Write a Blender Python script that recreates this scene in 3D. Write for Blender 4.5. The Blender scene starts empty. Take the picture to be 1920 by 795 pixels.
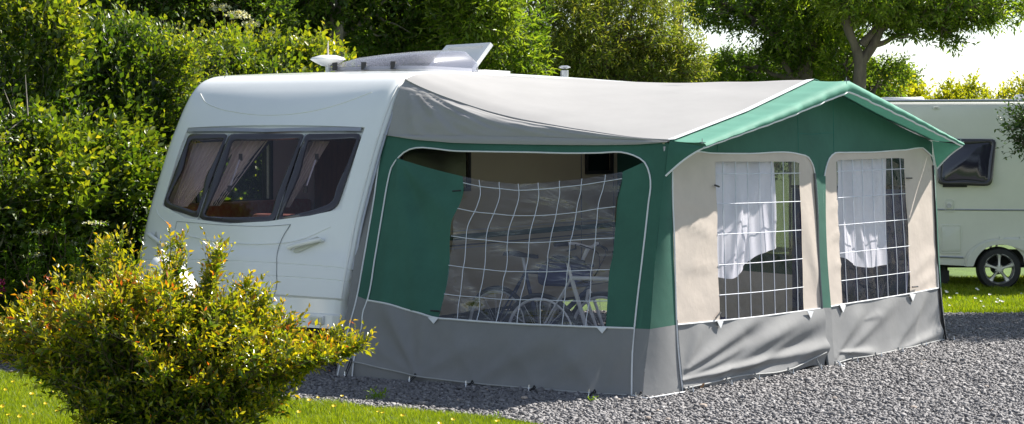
import bpy, math, random
import numpy as np
from mathutils import Matrix, Vector
rng = np.random.default_rng(7); random.seed(7)
PI = math.pi
# ------------------------------------------------------------------ scene, camera
SC = bpy.context.scene; COL = SC.collection
F, HZ, CH = 3800.0, 260.0, 1.9             # focal length in photo pixels, horizon row, camera height
cam_d = bpy.data.cameras.new('camera'); cam = bpy.data.objects.new('camera', cam_d); COL.objects.link(cam)
cam.location = (0, 0, CH); cam.rotation_euler = (PI/2, 0, 0)
cam_d.sensor_width = 36; cam_d.lens = F/1920*36; cam_d.shift_y = -(397.5-HZ)/1920
cam_d.clip_start = 0.1; cam_d.clip_end = 3000; SC.camera = cam
# ------------------------------------------------------------------ geometry of the place
def proj(P):
    P = np.asarray(P, float); return np.stack([960+F*P[..., 0]/P[..., 1], HZ-F*(P[..., 2]-CH)/P[..., 1]], -1)
def at(px, py, Y): return np.array([(px-960)/F*Y, Y, CH-(py-HZ)/F*Y])
def gnd(px, py, z=0.0):
    Y = F*(CH-z)/(py-HZ); return np.array([(px-960)/F*Y, Y, z])
CU = np.array([math.cos(-PI/6), math.sin(-PI/6), 0]); CV = np.array([-math.sin(-PI/6), math.cos(-PI/6), 0])
P0 = np.array([-1.385, 16.45, 0])
def L(u, v, z):
    u, v, z = np.broadcast_arrays(np.asarray(u, float), v, z)
    return P0 + u[..., None]*CU + v[..., None]*CV + z[..., None]*np.array([0, 0, 1.])
SUN_DIR = None
# ------------------------------------------------------------------ object helpers
MW = {}
def tag(o, label=None, cat=None, group=None, kind=None):
    if label: o['label'] = label
    if cat: o['category'] = cat
    if group: o['group'] = group
    if kind: o['kind'] = kind
    return o
def empty(name, loc, rz=0.0, label=None, cat=None, group=None, parent=None):
    o = bpy.data.objects.new(name, None); COL.objects.link(o)
    o.location = [float(c) for c in loc]; o.rotation_euler = (0, 0, rz); o.empty_display_size = .1
    MW[o.name] = Matrix.Translation(o.location) @ Matrix.Rotation(rz, 4, 'Z')
    return tag(o, label, cat, group)
def smooth_mesh(me, ang=40):
    me.polygons.foreach_set('use_smooth', np.ones(len(me.polygons), bool))
    if ang: me.set_sharp_from_angle(angle=math.radians(ang))
def mk(name, V, Fc, mat, parent=None, smooth=40, local=False, mi=None, attr=None):
    """mesh object from world coordinates, made local to its parent"""
    V = np.asarray(V, float).reshape(-1, 3)
    if parent is not None and not local:
        M = np.array(MW[parent.name].inverted()); V = V @ M[:3, :3].T + M[:3, 3]
    me = bpy.data.meshes.new(name)
    if isinstance(Fc, np.ndarray):
        n, k = Fc.shape
        me.vertices.add(len(V)); me.vertices.foreach_set('co', V.astype(np.float32).ravel())
        me.loops.add(n*k); me.loops.foreach_set('vertex_index', Fc.astype(np.int32).ravel())
        me.polygons.add(n); me.polygons.foreach_set('loop_start', np.arange(0, n*k, k, dtype=np.int32))
        me.update(calc_edges=True)
    else:
        me.from_pydata([tuple(v) for v in V], [], [tuple(int(i) for i in f) for f in Fc]); me.update()
    for m in (mat if isinstance(mat, (list, tuple)) else [mat]): me.materials.append(m)
    if mi is not None: me.polygons.foreach_set('material_index', np.asarray(mi, np.int32))
    if attr is not None:
        a = me.attributes.new('tint', 'FLOAT', 'POINT'); a.data.foreach_set('value', np.asarray(attr, np.float32))
    me.validate()
    if smooth: smooth_mesh(me, smooth)
    o = bpy.data.objects.new(name, me); COL.objects.link(o)
    MW[o.name] = MW[parent.name] if parent is not None else Matrix.Identity(4)
    if parent is not None: o.parent = parent
    return o
def place(o, loc, rz=0, sc=1):
    o.location = [float(c) for c in loc]; o.rotation_euler = (o.rotation_euler[0], o.rotation_euler[1], rz); o.scale = (sc, sc, sc)
def copy_tree(o, parent=None):
    kids = list(o.children); c = o.copy(); COL.objects.link(c); c.parent = parent
    for ch in kids: copy_tree(ch, c)
    return c
class MB:
    def __init__(s): s.V = []; s.F = []; s.n = 0
    def add(s, V, Fc):
        V = np.asarray(V, float).reshape(-1, 3); s.V.append(V); s.F += [tuple(int(i)+s.n for i in f) for f in Fc]; s.n += len(V); return s
    def box(s, c, d, R=None):
        c = np.asarray(c, float); d = np.asarray(d, float)/2
        v = np.array([[x, y, z] for x in (-1, 1) for y in (-1, 1) for z in (-1, 1)])*d
        if R is not None: v = v @ np.asarray(R).T
        return s.add(v+c, [(0, 1, 3, 2), (4, 6, 7, 5), (0, 4, 5, 1), (2, 3, 7, 6), (0, 2, 6, 4), (1, 5, 7, 3)])
    def tube(s, pts, r, n=8, cap=True, closed=False):
        pts = np.asarray(pts, float); m = len(pts); r = np.broadcast_to(np.asarray(r, float), (m,))
        if closed: T = np.roll(pts, -1, 0)-np.roll(pts, 1, 0)
        else: T = np.gradient(pts, axis=0)
        T /= np.linalg.norm(T, axis=1)[:, None]+1e-12
        ref = np.array([0, 0, 1.]) if abs(T[0, 2]) < .9 else np.array([1., 0, 0])
        N = np.cross(T[0], ref); N /= np.linalg.norm(N); V = []
        for i in range(m):
            N = N-T[i]*np.dot(N, T[i]); N /= np.linalg.norm(N)+1e-12; B = np.cross(T[i], N)
            a = np.arange(n)*2*PI/n; V.append(pts[i]+r[i]*(np.cos(a)[:, None]*N+np.sin(a)[:, None]*B))
        Fc = []
        for i in range(m if closed else m-1):
            j = (i+1) % m
            for k in range(n): Fc.append((i*n+k, i*n+(k+1) % n, j*n+(k+1) % n, j*n+k))
        if cap and not closed: Fc += [tuple(range(n))[::-1], tuple((m-1)*n+k for k in range(n))]
        return s.add(np.concatenate(V), Fc)
    def lathe(s, c, prof, axis=(0, 0, 1), n=20, cap=True):
        ax = np.asarray(axis, float); ax /= np.linalg.norm(ax)
        ref = np.array([0, 0, 1.]) if abs(ax[2]) < .9 else np.array([1., 0, 0])
        A = np.cross(ax, ref); A /= np.linalg.norm(A); B = np.cross(ax, A); V = []
        a = np.arange(n)*2*PI/n
        for r, h in prof: V.append(np.asarray(c)+ax*h+r*(np.cos(a)[:, None]*A+np.sin(a)[:, None]*B))
        m = len(prof); Fc = [(i*n+k, i*n+(k+1) % n, (i+1)*n+(k+1) % n, (i+1)*n+k) for i in range(m-1) for k in range(n)]
        if cap and prof[0][0] > 1e-4: Fc.append(tuple(range(n))[::-1])
        if cap and prof[-1][0] > 1e-4: Fc.append(tuple((m-1)*n+k for k in range(n)))
        return s.add(np.concatenate(V), Fc)
    def build(s, name, mat, parent=None, smooth=40, local=False):
        return mk(name, np.concatenate(s.V), s.F, mat, parent, smooth, local)
def grid_faces(nu, nv, off=0):
    i, j = np.meshgrid(np.arange(nu-1), np.arange(nv-1), indexing='ij'); a = (i*nv+j).ravel()+off
    return np.stack([a, a+nv, a+nv+1, a+1], 1)
def resample(poly, n, sp=False):
    p = np.asarray(poly, float); d = np.r_[0, np.cumsum(np.linalg.norm(np.diff(p, axis=0), axis=1))]; t = np.linspace(0, d[-1], n)
    if sp and len(p) > 2:      # Catmull-Rom style smoothing
        m = np.gradient(p, d, axis=0); k = np.clip(np.searchsorted(d, t, 'right')-1, 0, len(p)-2); h = d[k+1]-d[k]; x = ((t-d[k])/h)[:, None]; h = h[:, None]
        return (2*x**3-3*x**2+1)*p[k]+(x**3-2*x**2+x)*h*m[k]+(-2*x**3+3*x**2)*p[k+1]+(x**3-x**2)*h*m[k+1]
    return np.stack([np.interp(t, d, p[:, i]) for i in range(p.shape[1])], 1)
def in_poly(P, poly):
    x, y = P[:, 0], P[:, 1]; c = np.zeros(len(P), bool); j = len(poly)-1
    for i in range(len(poly)):
        xi, yi = poly[i][:2]; xj, yj = poly[j][:2]
        c ^= ((yi > y) != (yj > y)) & (x < (xj-xi)*(y-yi)/(yj-yi+1e-12)+xi); j = i
    return c
# value noise
_NT = np.random.default_rng(3).random((64, 64, 64))
def vnoise(P, f=1.0, seed=0):
    P = np.asarray(P, float)*f+seed*17.31+100; i = np.floor(P).astype(int); x = P-i; x = x*x*(3-2*x); r = 0
    for a in (0, 1):
        for b in (0, 1):
            for c in (0, 1):
                w = (x[..., 0] if a else 1-x[..., 0])*(x[..., 1] if b else 1-x[..., 1])*(x[..., 2] if c else 1-x[..., 2])
                r = r+w*_NT[(i[..., 0]+a) % 64, (i[..., 1]+b) % 64, (i[..., 2]+c) % 64]
    return r
# ------------------------------------------------------------------ materials
def newmat(name):
    m = bpy.data.materials.new(name); m.use_nodes = True; nt = m.node_tree; nt.nodes.clear()
    out = nt.nodes.new('ShaderNodeOutputMaterial'); return m, nt, out
def N_(nt, t, **k):
    n = nt.nodes.new(t)
    for a, b in k.items():
        if a in n.inputs.keys() if isinstance(a, str) else False: n.inputs[a].default_value = b
        else: setattr(n, a, b)
    return n
def rgba(c): return (c[0], c[1], c[2], 1)
def pmat(name, col, rough=.6, var=.12, vs=8.0, bump=0.0, bs=40.0, metal=0, spec=.5, col2=None, coat=0, transl=0, detail=6, stretch=None):
    m, nt, out = newmat(name); lk = nt.links.new
    tc = nt.nodes.new('ShaderNodeTexCoord'); src = tc.outputs['Object']
    if stretch:
        mp = nt.nodes.new('ShaderNodeMapping'); mp.inputs['Scale'].default_value = stretch; lk(src, mp.inputs['Vector']); src = mp.outputs['Vector']
    nz = nt.nodes.new('ShaderNodeTexNoise'); nz.inputs['Scale'].default_value = vs; nz.inputs['Detail'].default_value = detail; nz.inputs['Roughness'].default_value = .65; lk(src, nz.inputs['Vector'])
    mr = nt.nodes.new('ShaderNodeMapRange'); mr.inputs['From Min'].default_value = .3; mr.inputs['From Max'].default_value = .7; lk(nz.outputs['Fac'], mr.inputs['Value'])
    mx = nt.nodes.new('ShaderNodeMix'); mx.data_type = 'RGBA'
    c2 = col2 if col2 else [min(1, c*(1+var)) for c in col]; c1 = col if col2 else [c*(1-var) for c in col]
    mx.inputs[6].default_value = rgba(c1); mx.inputs[7].default_value = rgba(c2); lk(mr.outputs['Result'], mx.inputs['Factor'])
    b = nt.nodes.new('ShaderNodeBsdfPrincipled'); lk(mx.outputs[2], b.inputs['Base Color'])
    b.inputs['Roughness'].default_value = rough; b.inputs['Metallic'].default_value = metal; b.inputs['Specular IOR Level'].default_value = spec
    if coat: b.inputs['Coat Weight'].default_value = coat; b.inputs['Coat Roughness'].default_value = .08
    nrm = None
    if bump:
        n2 = nt.nodes.new('ShaderNodeTexNoise'); n2.inputs['Scale'].default_value = bs; n2.inputs['Detail'].default_value = 4; lk(src, n2.inputs['Vector'])
        bp = nt.nodes.new('ShaderNodeBump'); bp.inputs['Strength'].default_value = 1; bp.inputs['Distance'].default_value = bump; lk(n2.outputs['Fac'], bp.inputs['Height']); lk(bp.outputs['Normal'], b.inputs['Normal']); nrm = bp
    sh = b.outputs['BSDF']
    if transl:
        t = nt.nodes.new('ShaderNodeBsdfTranslucent'); lk(mx.outputs[2], t.inputs['Color'])
        if nrm: lk(nrm.outputs['Normal'], t.inputs['Normal'])
        ms = nt.nodes.new('ShaderNodeMixShader'); ms.inputs[0].default_value = transl; lk(sh, ms.inputs[1]); lk(t.outputs[0], ms.inputs[2]); sh = ms.outputs[0]
    lk(sh, out.inputs['Surface']); return m
def leafmat(name, stops, rough=.42, tr=.42, spec=.5):
    m, nt, out = newmat(name); lk = nt.links.new
    at_ = nt.nodes.new('ShaderNodeAttribute'); at_.attribute_name = 'tint'
    cr = nt.nodes.new('ShaderNodeValToRGB'); e = cr.color_ramp.elements
    while len(e) < len(stops): e.new(.5)
    for i, (p, c) in enumerate(stops): e[i].position = p; e[i].color = rgba(c)
    lk(at_.outputs['Fac'], cr.inputs[0])
    b = nt.nodes.new('ShaderNodeBsdfPrincipled'); lk(cr.outputs[0], b.inputs['Base Color']); b.inputs['Roughness'].default_value = rough; b.inputs['Specular IOR Level'].default_value = spec
    gm = nt.nodes.new('ShaderNodeMix'); gm.data_type = 'RGBA'; gm.blend_type = 'MULTIPLY'; gm.inputs['Factor'].default_value = 1; gm.inputs[7].default_value = (2.1, 1.9, .7, 1); lk(cr.outputs[0], gm.inputs[6])
    t = nt.nodes.new('ShaderNodeBsdfTranslucent'); lk(gm.outputs[2], t.inputs['Color'])
    ms = nt.nodes.new('ShaderNodeMixShader'); ms.inputs[0].default_value = tr; lk(b.outputs[0], ms.inputs[1]); lk(t.outputs[0], ms.inputs[2]); lk(ms.outputs[0], out.inputs['Surface']); return m
def glassmat(name, tint, gloss=.08, rough=.03, bump=0, bs=6, dirt=0.0, dirtc=(.5, .5, .5), ior=1.45, gs=1.0, rot=None, crease=0):
    """thin sheet: tinted see-through plus a fresnel reflection"""
    m, nt, out = newmat(name); lk = nt.links.new
    tr = nt.nodes.new('ShaderNodeBsdfTransparent'); tr.inputs[0].default_value = rgba(tint)
    gl = nt.nodes.new('ShaderNodeBsdfGlossy'); gl.inputs['Roughness'].default_value = rough; gl.inputs[0].default_value = (1, 1, 1, 1)
    fr = nt.nodes.new('ShaderNodeFresnel'); ge = nt.nodes.new('ShaderNodeNewGeometry'); mp_ = nt.nodes.new('ShaderNodeMapRange'); mp_.inputs['To Min'].default_value = ior; mp_.inputs['To Max'].default_value = 1/ior; lk(ge.outputs['Backfacing'], mp_.inputs['Value']); lk(mp_.outputs[0], fr.inputs[0])
    ad = nt.nodes.new('ShaderNodeMath'); ad.operation = 'MULTIPLY_ADD'; ad.use_clamp = True; ad.inputs[1].default_value = gs; ad.inputs[2].default_value = gloss; lk(fr.outputs[0], ad.inputs[0])
    if bump:
        tc = nt.nodes.new('ShaderNodeTexCoord'); nz = nt.nodes.new('ShaderNodeTexNoise'); nz.inputs['Scale'].default_value = bs; nz.inputs['Detail'].default_value = 5; nz.inputs['Distortion'].default_value = 1.2; mpg = nt.nodes.new('ShaderNodeMapping'); mpg.inputs['Rotation'].default_value = (0, rot or 0, 0); mpg.inputs['Scale'].default_value = (1, 1, 1) if rot is None else (.35, 1, 1.6); lk(tc.outputs['Object'], mpg.inputs['Vector']); lk(mpg.outputs[0], nz.inputs['Vector'])
        bp = nt.nodes.new('ShaderNodeBump'); bp.inputs['Distance'].default_value = bump; lk(nz.outputs['Fac'], bp.inputs['Height']); lk(bp.outputs[0], gl.inputs['Normal']); lk(bp.outputs[0], fr.inputs['Normal'])
    ms = nt.nodes.new('ShaderNodeMixShader'); lk(ad.outputs[0], ms.inputs[0]); lk(tr.outputs[0], ms.inputs[1]); lk(gl.outputs[0], ms.inputs[2]); sh = ms.outputs[0]
    if crease:
        n3 = nt.nodes.new('ShaderNodeTexNoise'); n3.inputs['Scale'].default_value = 3.2; n3.inputs['Detail'].default_value = 7; n3.inputs['Roughness'].default_value = .62; n3.inputs['Distortion'].default_value = 1.6; lk(mpg.outputs[0], n3.inputs['Vector'])
        c3 = nt.nodes.new('ShaderNodeValToRGB'); e3 = c3.color_ramp.elements; e3[0].position = .50; e3[0].color = (0, 0, 0, 1); e3[1].position = .56; e3[1].color = (crease, crease, crease, 1); e4 = e3.new(.62); e4.color = (crease*.1, crease*.1, crease*.1, 1); lk(n3.outputs['Fac'], c3.inputs[0])
        d3 = nt.nodes.new('ShaderNodeBsdfDiffuse'); d3.inputs[0].default_value = (.42, .36, .27, 1); m3 = nt.nodes.new('ShaderNodeMixShader'); lk(c3.outputs[0], m3.inputs[0]); lk(sh, m3.inputs[1]); lk(d3.outputs[0], m3.inputs[2]); sh = m3.outputs[0]
    if dirt:
        df = nt.nodes.new('ShaderNodeBsdfDiffuse'); df.inputs[0].default_value = rgba(dirtc); m2 = nt.nodes.new('ShaderNodeMixShader'); m2.inputs[0].default_value = dirt; lk(sh, m2.inputs[1]); lk(df.outputs[0], m2.inputs[2]); sh = m2.outputs[0]
    lk(sh, out.inputs['Surface']); return m
M = {}
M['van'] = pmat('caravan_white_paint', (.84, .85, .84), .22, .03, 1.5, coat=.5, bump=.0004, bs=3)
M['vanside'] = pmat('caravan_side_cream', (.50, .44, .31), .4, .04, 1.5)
M['cream'] = pmat('far_caravan_cream_paint', (.74, .74, .66), .3, .05, 1.5, coat=.3)
M['whiteplastic'] = pmat('white_plastic', (.8, .8, .78), .35, .03, 6)
M['greytrim'] = pmat('grey_aluminium_trim', (.42, .43, .45), .35, .08, 10, metal=.6)
M['seam'] = pmat('dark_seam_rubber', (.13, .14, .15), .6)
M['black'] = pmat('black_rubber', (.018, .018, .02), .55, .2, 20)
M['wframe'] = pmat('window_frame_smoked', (.045, .04, .05), .22, .1, 8, coat=.4)
M['smoke'] = glassmat('smoked_acrylic', (.86, .76, .78), .01, .03, bump=.002, bs=1.2, gs=.8)
M['smoke2'] = glassmat('dark_smoked_acrylic', (.12, .11, .16), .05, .08)
M['wood'] = pmat('warm_wood_veneer', (.16, .07, .03), .45, .3, 4, stretch=(6, 6, 1))
M['cushion'] = pmat('rust_patterned_cushion', (.30, .07, .05), .8, col2=(.34, .2, .14), vs=22)
M['curtpink'] = pmat('pale_caravan_curtain', (.74, .69, .66), .9, .08, 4, transl=.35)
M['curtdark'] = pmat('slate_curtain', (.05, .05, .09), .9, .2, 4)
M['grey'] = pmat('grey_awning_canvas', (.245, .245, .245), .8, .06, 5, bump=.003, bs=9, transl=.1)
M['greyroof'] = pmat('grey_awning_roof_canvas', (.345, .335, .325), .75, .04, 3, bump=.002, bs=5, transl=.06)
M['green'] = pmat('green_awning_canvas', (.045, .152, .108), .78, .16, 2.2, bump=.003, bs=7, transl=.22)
M['greenend'] = pmat('green_end_wall_canvas', (.030, .105, .085), .8, .15, 3)  # darker copy of the green canvas, interior shade put into its colour
M['greencanopy'] = pmat('sunlit_green_canvas', (.095, .30, .215), .75, .08, 3, bump=.003, bs=7, transl=.15)  # lighter copy of the green canvas, strong sunlight put into its colour
M['beige'] = pmat('beige_awning_canvas', (.60, .52, .45), .8, .06, 4, bump=.004, bs=9, transl=.12)
M['piping'] = pmat('white_piping', (.72, .73, .74), .5, .05, 12)
M['hemcord'] = pmat('grey_hem_cord', (.38, .38, .37), .6, .1, 12)
M['gridline'] = pmat('white_grid_tape', (.62, .64, .70), .6, .05, 12)
M['vinyl'] = glassmat('clear_vinyl', (.82, .79, .78), .012, .04, bump=.045, bs=2.6, gs=1.6, rot=.6, crease=.025)
M['vinylf'] = glassmat('clear_vinyl_front', (.95, .94, .97), .0, .10, bump=.012, bs=4, ior=1.25, gs=.45)
M['vinylend'] = glassmat('clear_vinyl_end', (.36, .36, .34), .05, .08, bump=.02, bs=5)
M['voile'] = pmat('white_voile', (.90, .90, .93), .9, .03, 20, transl=.35)
M['navy'] = pmat('navy_fabric', (.045, .05, .15), .8, .3, 6, bump=.006, bs=7)
M['chrome'] = pmat('silver_metal', (.6, .6, .62), .25, .05, 10, metal=1)
M['alloy'] = pmat('alloy_wheel', (.55, .55, .56), .3, .06, 10, metal=.8)
M['bark'] = pmat('rough_bark', (.11, .095, .075), .9, .45, 9, bump=.03, bs=14, stretch=(1, 1, .25))
M['barkpale'] = pmat('pale_bark', (.20, .18, .155), .9, .5, 7, bump=.03, bs=12, stretch=(1, 1, .4))
M['twig'] = pmat('twig_bark', (.13, .095, .07), .85, .3, 20)
M['pole'] = pmat('weathered_pole_wood', (.10, .075, .055), .85, .3, 6, stretch=(6, 6, .4))
M['steel'] = pmat('galvanised_steel', (.35, .35, .36), .4, .15, 30, metal=.7)
M['clearplastic'] = glassmat('clear_rooflight_acrylic', (.62, .62, .68), .05, .22, dirt=.14, dirtc=(.55, .55, .62), gs=.7)
M['lens'] = pmat('clear_lamp_lens', (.7, .68, .6), .15, .05, 30, coat=.6)
# ------------------------------------------------------------------ awning surfaces
def bil(A, B, C, D):       # A,B bottom ; C,D top (left,right)
    A, B, C, D = [np.asarray(x, float) for x in (A, B, C, D)]
    def S(p, q):
        p = np.asarray(p, float)[..., None]; q = np.asarray(q, float)[..., None]
        return (A*(1-p)+B*p)*(1-q)+(C*(1-p)+D*p)*q
    return S
def inv(S, pts, p0=.5, q0=.5):
    pts = np.asarray(pts, float); p = np.full(pts.shape[:-1], p0); q = np.full(pts.shape[:-1], q0); e = 1e-4
    for _ in range(14):
        f = proj(S(p, q)); fp = (proj(S(p+e, q))-f)/e; fq = (proj(S(p, q+e))-f)/e; r = pts-f
        det = fp[..., 0]*fq[..., 1]-fp[..., 1]*fq[..., 0]
        p = p+np.clip((r[..., 0]*fq[..., 1]-r[..., 1]*fq[..., 0])/det, -.5, .5); q = q+np.clip((fp[..., 0]*r[..., 1]-fp[..., 1]*r[..., 0])/det, -.5, .5)
    return p, q
def onS(S, pts): return S(*inv(S, pts))
GA, GB1, GB2 = L(.16, -.29, 0), L(2.86, -.26, 0), L(2.96, .15, 0)
EA, EB = L(.0, .65, 1.93), L(2.8, .3, 1.87)
GM, GC = L(3.28, 2.29, 0), L(3.44, 4.93, 0)
EM, EC = L(3.10, 2.63, 1.87), L(3.31, 4.95, 1.87)
PK = L(3.04, 2.65, 2.385)
SIDE, FW1, FW2 = bil(GA, GB1, EA, EB), bil(GB2, GM, EB, EM), bil(GM, GC, EM, EC)
# sun direction from the canopy tip and its shadow on the front wall
TIP = L(3.58, 4.95, 1.84); SH = onS(FW2, [[1707., 404.]])[0]
SUN = TIP-SH; SUN /= np.linalg.norm(SUN)
sun_el = math.asin(SUN[2]); sun_az = math.atan2(SUN[0], SUN[1])
print('SUN', SUN, 'el', math.degrees(sun_el), 'az', math.degrees(sun_az))
def foldfn(lines):
    def d(P):
        r = np.zeros(P.shape[:-1])
        for (x0, y0), (x1, y1), amp, w in lines:
            ax, ay = x1-x0, y1-y0; ln = math.hypot(ax, ay); t = ((P[..., 0]-x0)*ax+(P[..., 1]-y0)*ay)/ln**2
            dist = ((P[..., 0]-x0)*ay-(P[..., 1]-y0)*ax)/ln; ww = w*(.35+.9*np.clip(t, 0, 1.3))
            env = np.exp(-np.maximum(0, t-1)**2*9)*np.exp(-np.maximum(0, -t)**2*200)*np.sin(np.clip(t, .0, 1)*PI*.5+.35)
            r = r+amp*np.exp(-(dist/ww)**2)*env
        return r
    return d
def coons(T, B, Lc, R, nu, nv, sp=True):
    t = resample(T, nu, sp); b = resample(B, nu, sp); l = resample(Lc, nv, sp); r = resample(R, nv, sp)
    s = np.linspace(0, 1, nu)[:, None, None]; q = np.linspace(0, 1, nv)[None, :, None]
    return (1-q)*t[:, None]+q*b[:, None]+(1-s)*l[None]+s*r[None]-((1-s)*(1-q)*t[0]+s*(1-q)*t[-1]+(1-s)*q*b[0]+s*q*b[-1])
def cloth(S, nrm, G, disp=None, off=0.0, nz=.004, nf=3.0):
    W = onS(S, G); d = np.full(G.shape[:-1], off)
    if disp is not None: d = d+disp(G)
    d = d+(vnoise(W, nf, 5)-.5)*nz*2
    return W+d[..., None]*nrm
def patch(name, S, nrm, T, B, Lc, R, mat, parent, nu=40, nv=30, disp=None, off=0., nz=.004, nf=3., sp=True):
    G = coons(T, B, Lc, R, nu, nv, sp); W = cloth(S, nrm, G, disp, off, nz, nf)
    return mk(name, W.reshape(-1, 3), grid_faces(nu, nv), mat, parent, 60)
def loft(name, A, B, mat, parent, nv=6, bulge=0., nrm=None):
    A = np.asarray(A); B = np.asarray(B); q = np.linspace(0, 1, nv)[None, :, None]; W = A[:, None]*(1-q)+B[:, None]*q
    if nrm is not None: W = W+np.sin(q*PI)*bulge*nrm
    return mk(name, W.reshape(-1, 3), grid_faces(len(A), nv), mat, parent, 60)
def ring(name, S, nrm, outs, ins, mat, parent, n=26, nv=8, disp=None, off=0., nz=.004, nf=3.):
    V = []; Fc = []; o = 0
    for a, b in zip(outs, ins):
        A = resample(a, n, True); B = resample(b, n, True); q = np.linspace(0, 1, nv)[None, :, None]
        G = A[:, None]*(1-q)+B[:, None]*q; V.append(cloth(S, nrm, G, disp, off, nz, nf).reshape(-1, 3)); Fc.append(grid_faces(n, nv, o)); o += n*nv
    return mk(name, np.concatenate(V), np.concatenate(Fc), mat, parent, 60)
def pipe(name, S, nrm, pts, mat, parent, r=.006, off=.006, n=40, disp=None):
    G = resample(pts, n, True); W = cloth(S, nrm, G, disp, off); return MB().tube(W, r, 6).build(name, mat, parent)
NS, NF = -CV*.97+np.array([0, 0, .2]), CU*1.0
AW = empty('awning', L(1.5, 2.3, 0), -PI/6, 'green grey and beige canvas porch awning pegged to the gravel beside the caravan', 'awning')
def tuck(hem, bot, base):
    hem = np.array(hem, float); bot = np.array(bot, float)
    def d(G):
        yh = np.interp(G[..., 0], hem[:, 0], hem[:, 1]); yb = np.interp(G[..., 0], bot[:, 0], bot[:, 1]); f = (G[..., 1]-yh)/np.maximum(yb-yh, 4)
        up_ = np.clip(1+(G[..., 1]-yh)/26, 0, 1)
        return base(G)+.012*np.where(f < 0, up_**2, 1)-.028*np.clip(f, 0, 1)
    return d
# --- side wall curves (photo pixels on the side wall surface)
flapL = [(717, 250), (703, 310), (686, 375), (670, 440), (660, 510), (643, 620), (627, 709)]
P1 = [(721, 253), (711, 305), (702, 371), (690, 443), (682, 490), (670, 555)]
P1b = [(670, 555), (653, 620), (640, 676), (632, 711)]
P2L = [(689, 563), (704, 482), (718, 397), (729, 335), (734, 315), (746, 297)]
P2T = [(746, 297), (764, 282), (783, 277), (806, 278), (849, 283), (900, 284.5), (1000, 286), (1073, 287.5), (1120, 287), (1174, 287), (1192, 293), (1208, 303)]
P2R = [(1208, 303), (1216, 318), (1220, 337), (1216, 385), (1211, 433), (1203, 500), (1196, 558), (1190, 616)]
P2Lb = [(689, 563), (680, 588), (679, 611), (670, 645), (664, 676), (660, 716)]
P2Rb = [(1190, 616), (1187, 650), (1186, 680), (1185, 747)]
P3 = [(689, 563), (731, 571), (761, 580), (793, 589), (816, 596), (849, 599), (900, 603), (1000, 609), (1100, 613), (1190, 616)]
BOT = [(660, 716), (718, 723), (785, 726), (849, 729), (893, 732), (1010, 741), (1100, 745), (1185, 747)]
TOPG = [(721, 253), (783, 262), (849, 267.5), (900, 269), (1000, 271), (1120, 272), (1195, 271), (1252, 267)]
P5 = [(1252, 267), (1248, 300), (1241, 367), (1232, 457), (1228, 500), (1219, 617)]
P5b = [(1219, 617), (1212, 670), (1207, 715), (1205, 747)]
P6 = [(1258, 280), (1260, 320), (1260, 346), (1262, 433), (1264, 500), (1268, 609)]
P6b = [(1268, 609), (1271, 663), (1275, 705), (1279, 735)]
folds_skirt = foldfn([((784, 706), (735, 590), .035, 14), ((784, 706), (800, 600), .03, 16), ((784, 706), (690, 640), .02, 16), ((784, 706), (880, 650), .03, 18),
                      ((890, 719), (1010, 640), .035, 20), ((890, 719), (850, 620), .015, 18), ((1007, 729), (1110, 650), .03, 22), ((1007, 729), (960, 640), .015, 20), ((1120, 738), (1180, 640), .02, 16), ((1120, 738), (1060, 650), .02, 22)])
folds_green = foldfn([((748, 300), (860, 420), .03, 22), ((748, 300), (780, 560), .03, 18), ((748, 300), (720, 560), .025, 14), ((748, 300), (835, 540), -.02, 20), ((748, 300), (750, 580), .018, 10)])
patch('end_flap', SIDE, NS, [(717, 250), (721, 253)], [(627, 709), (632, 711)], flapL, P1+P1b[1:], M['grey'], AW, 5, 40, off=-.01)
ring('frame_canvas', SIDE, NS, [P1[::-1], TOPG, P5], [P2L, P2T, P2R], M['green'], AW, 30, 8, nz=.006)
patch('frame_mud_strip', SIDE, NS, [(670, 555), (689, 563)], [(632, 711), (660, 716)], P1b, P2Lb, M['grey'], AW, 6, 24)
patch('frame_mud_strip', SIDE, NS, [(1190, 616), (1219, 617)], [(1185, 747), (1205, 747)], P2Rb, P5b, M['grey'], AW, 6, 24)
HEM = [(641, 676), (666, 679), (718, 691), (751, 698), (784, 706), (829, 712), (890, 719), (1007, 729), (1120, 738), (1177, 741)]
tk0 = tuck(HEM, BOT, folds_skirt)
patch('mud_wall', SIDE, NS, P3, BOT, P2Lb, P2Rb, M['grey'], AW, 170, 60, disp=tk0, nz=.008, nf=2.2)
# zip-in panel, sagging at its top edge
WL = [(863, 329), (865, 358), (860, 381), (846, 420), (842, 449), (840, 498), (836, 526), (829, 558), (822, 596)]
WR = [(1165, 321), (1164, 340), (1156, 373), (1153, 409), (1150, 448), (1147, 480), (1142, 503), (1138, 560), (1135, 614)]
WT = [(863, 329), (892, 335), (928, 339), (964, 343), (1005, 342), (1045, 338), (1086, 333), (1129, 326), (1165, 321)]
sagp = lambda G: folds_green(G)-.05*np.clip((620-G[..., 1])/300, 0, 1)*np.sin(np.clip((G[..., 0]-740)/470, 0, 1)*PI)
patch('green_panel', SIDE, NS, [(747, 298), (783, 309), (820, 319), (863, 329)], P3[:5]+[(822, 596)], P2L[::-1], WL, M['green'], AW, 46, 60, disp=sagp, off=-.004)
patch('green_panel', SIDE, NS, [(1165, 321), (1190, 313), (1208, 307)], [(1135, 614), (1190, 616)], WR, P2R, M['green'], AW, 16, 50, disp=sagp, off=-.004)
crs = foldfn([((1165, 400), (880, 560), .05, 10), ((1165, 440), (850, 600), -.04, 12), ((1160, 480), (950, 610), .04, 9), ((1150, 540), (1010, 610), -.03, 9), ((850, 470), (930, 610), .03, 9), ((860, 345), (1160, 345), .03, 6), ((870, 420), (980, 480), .02, 8)])
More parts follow.
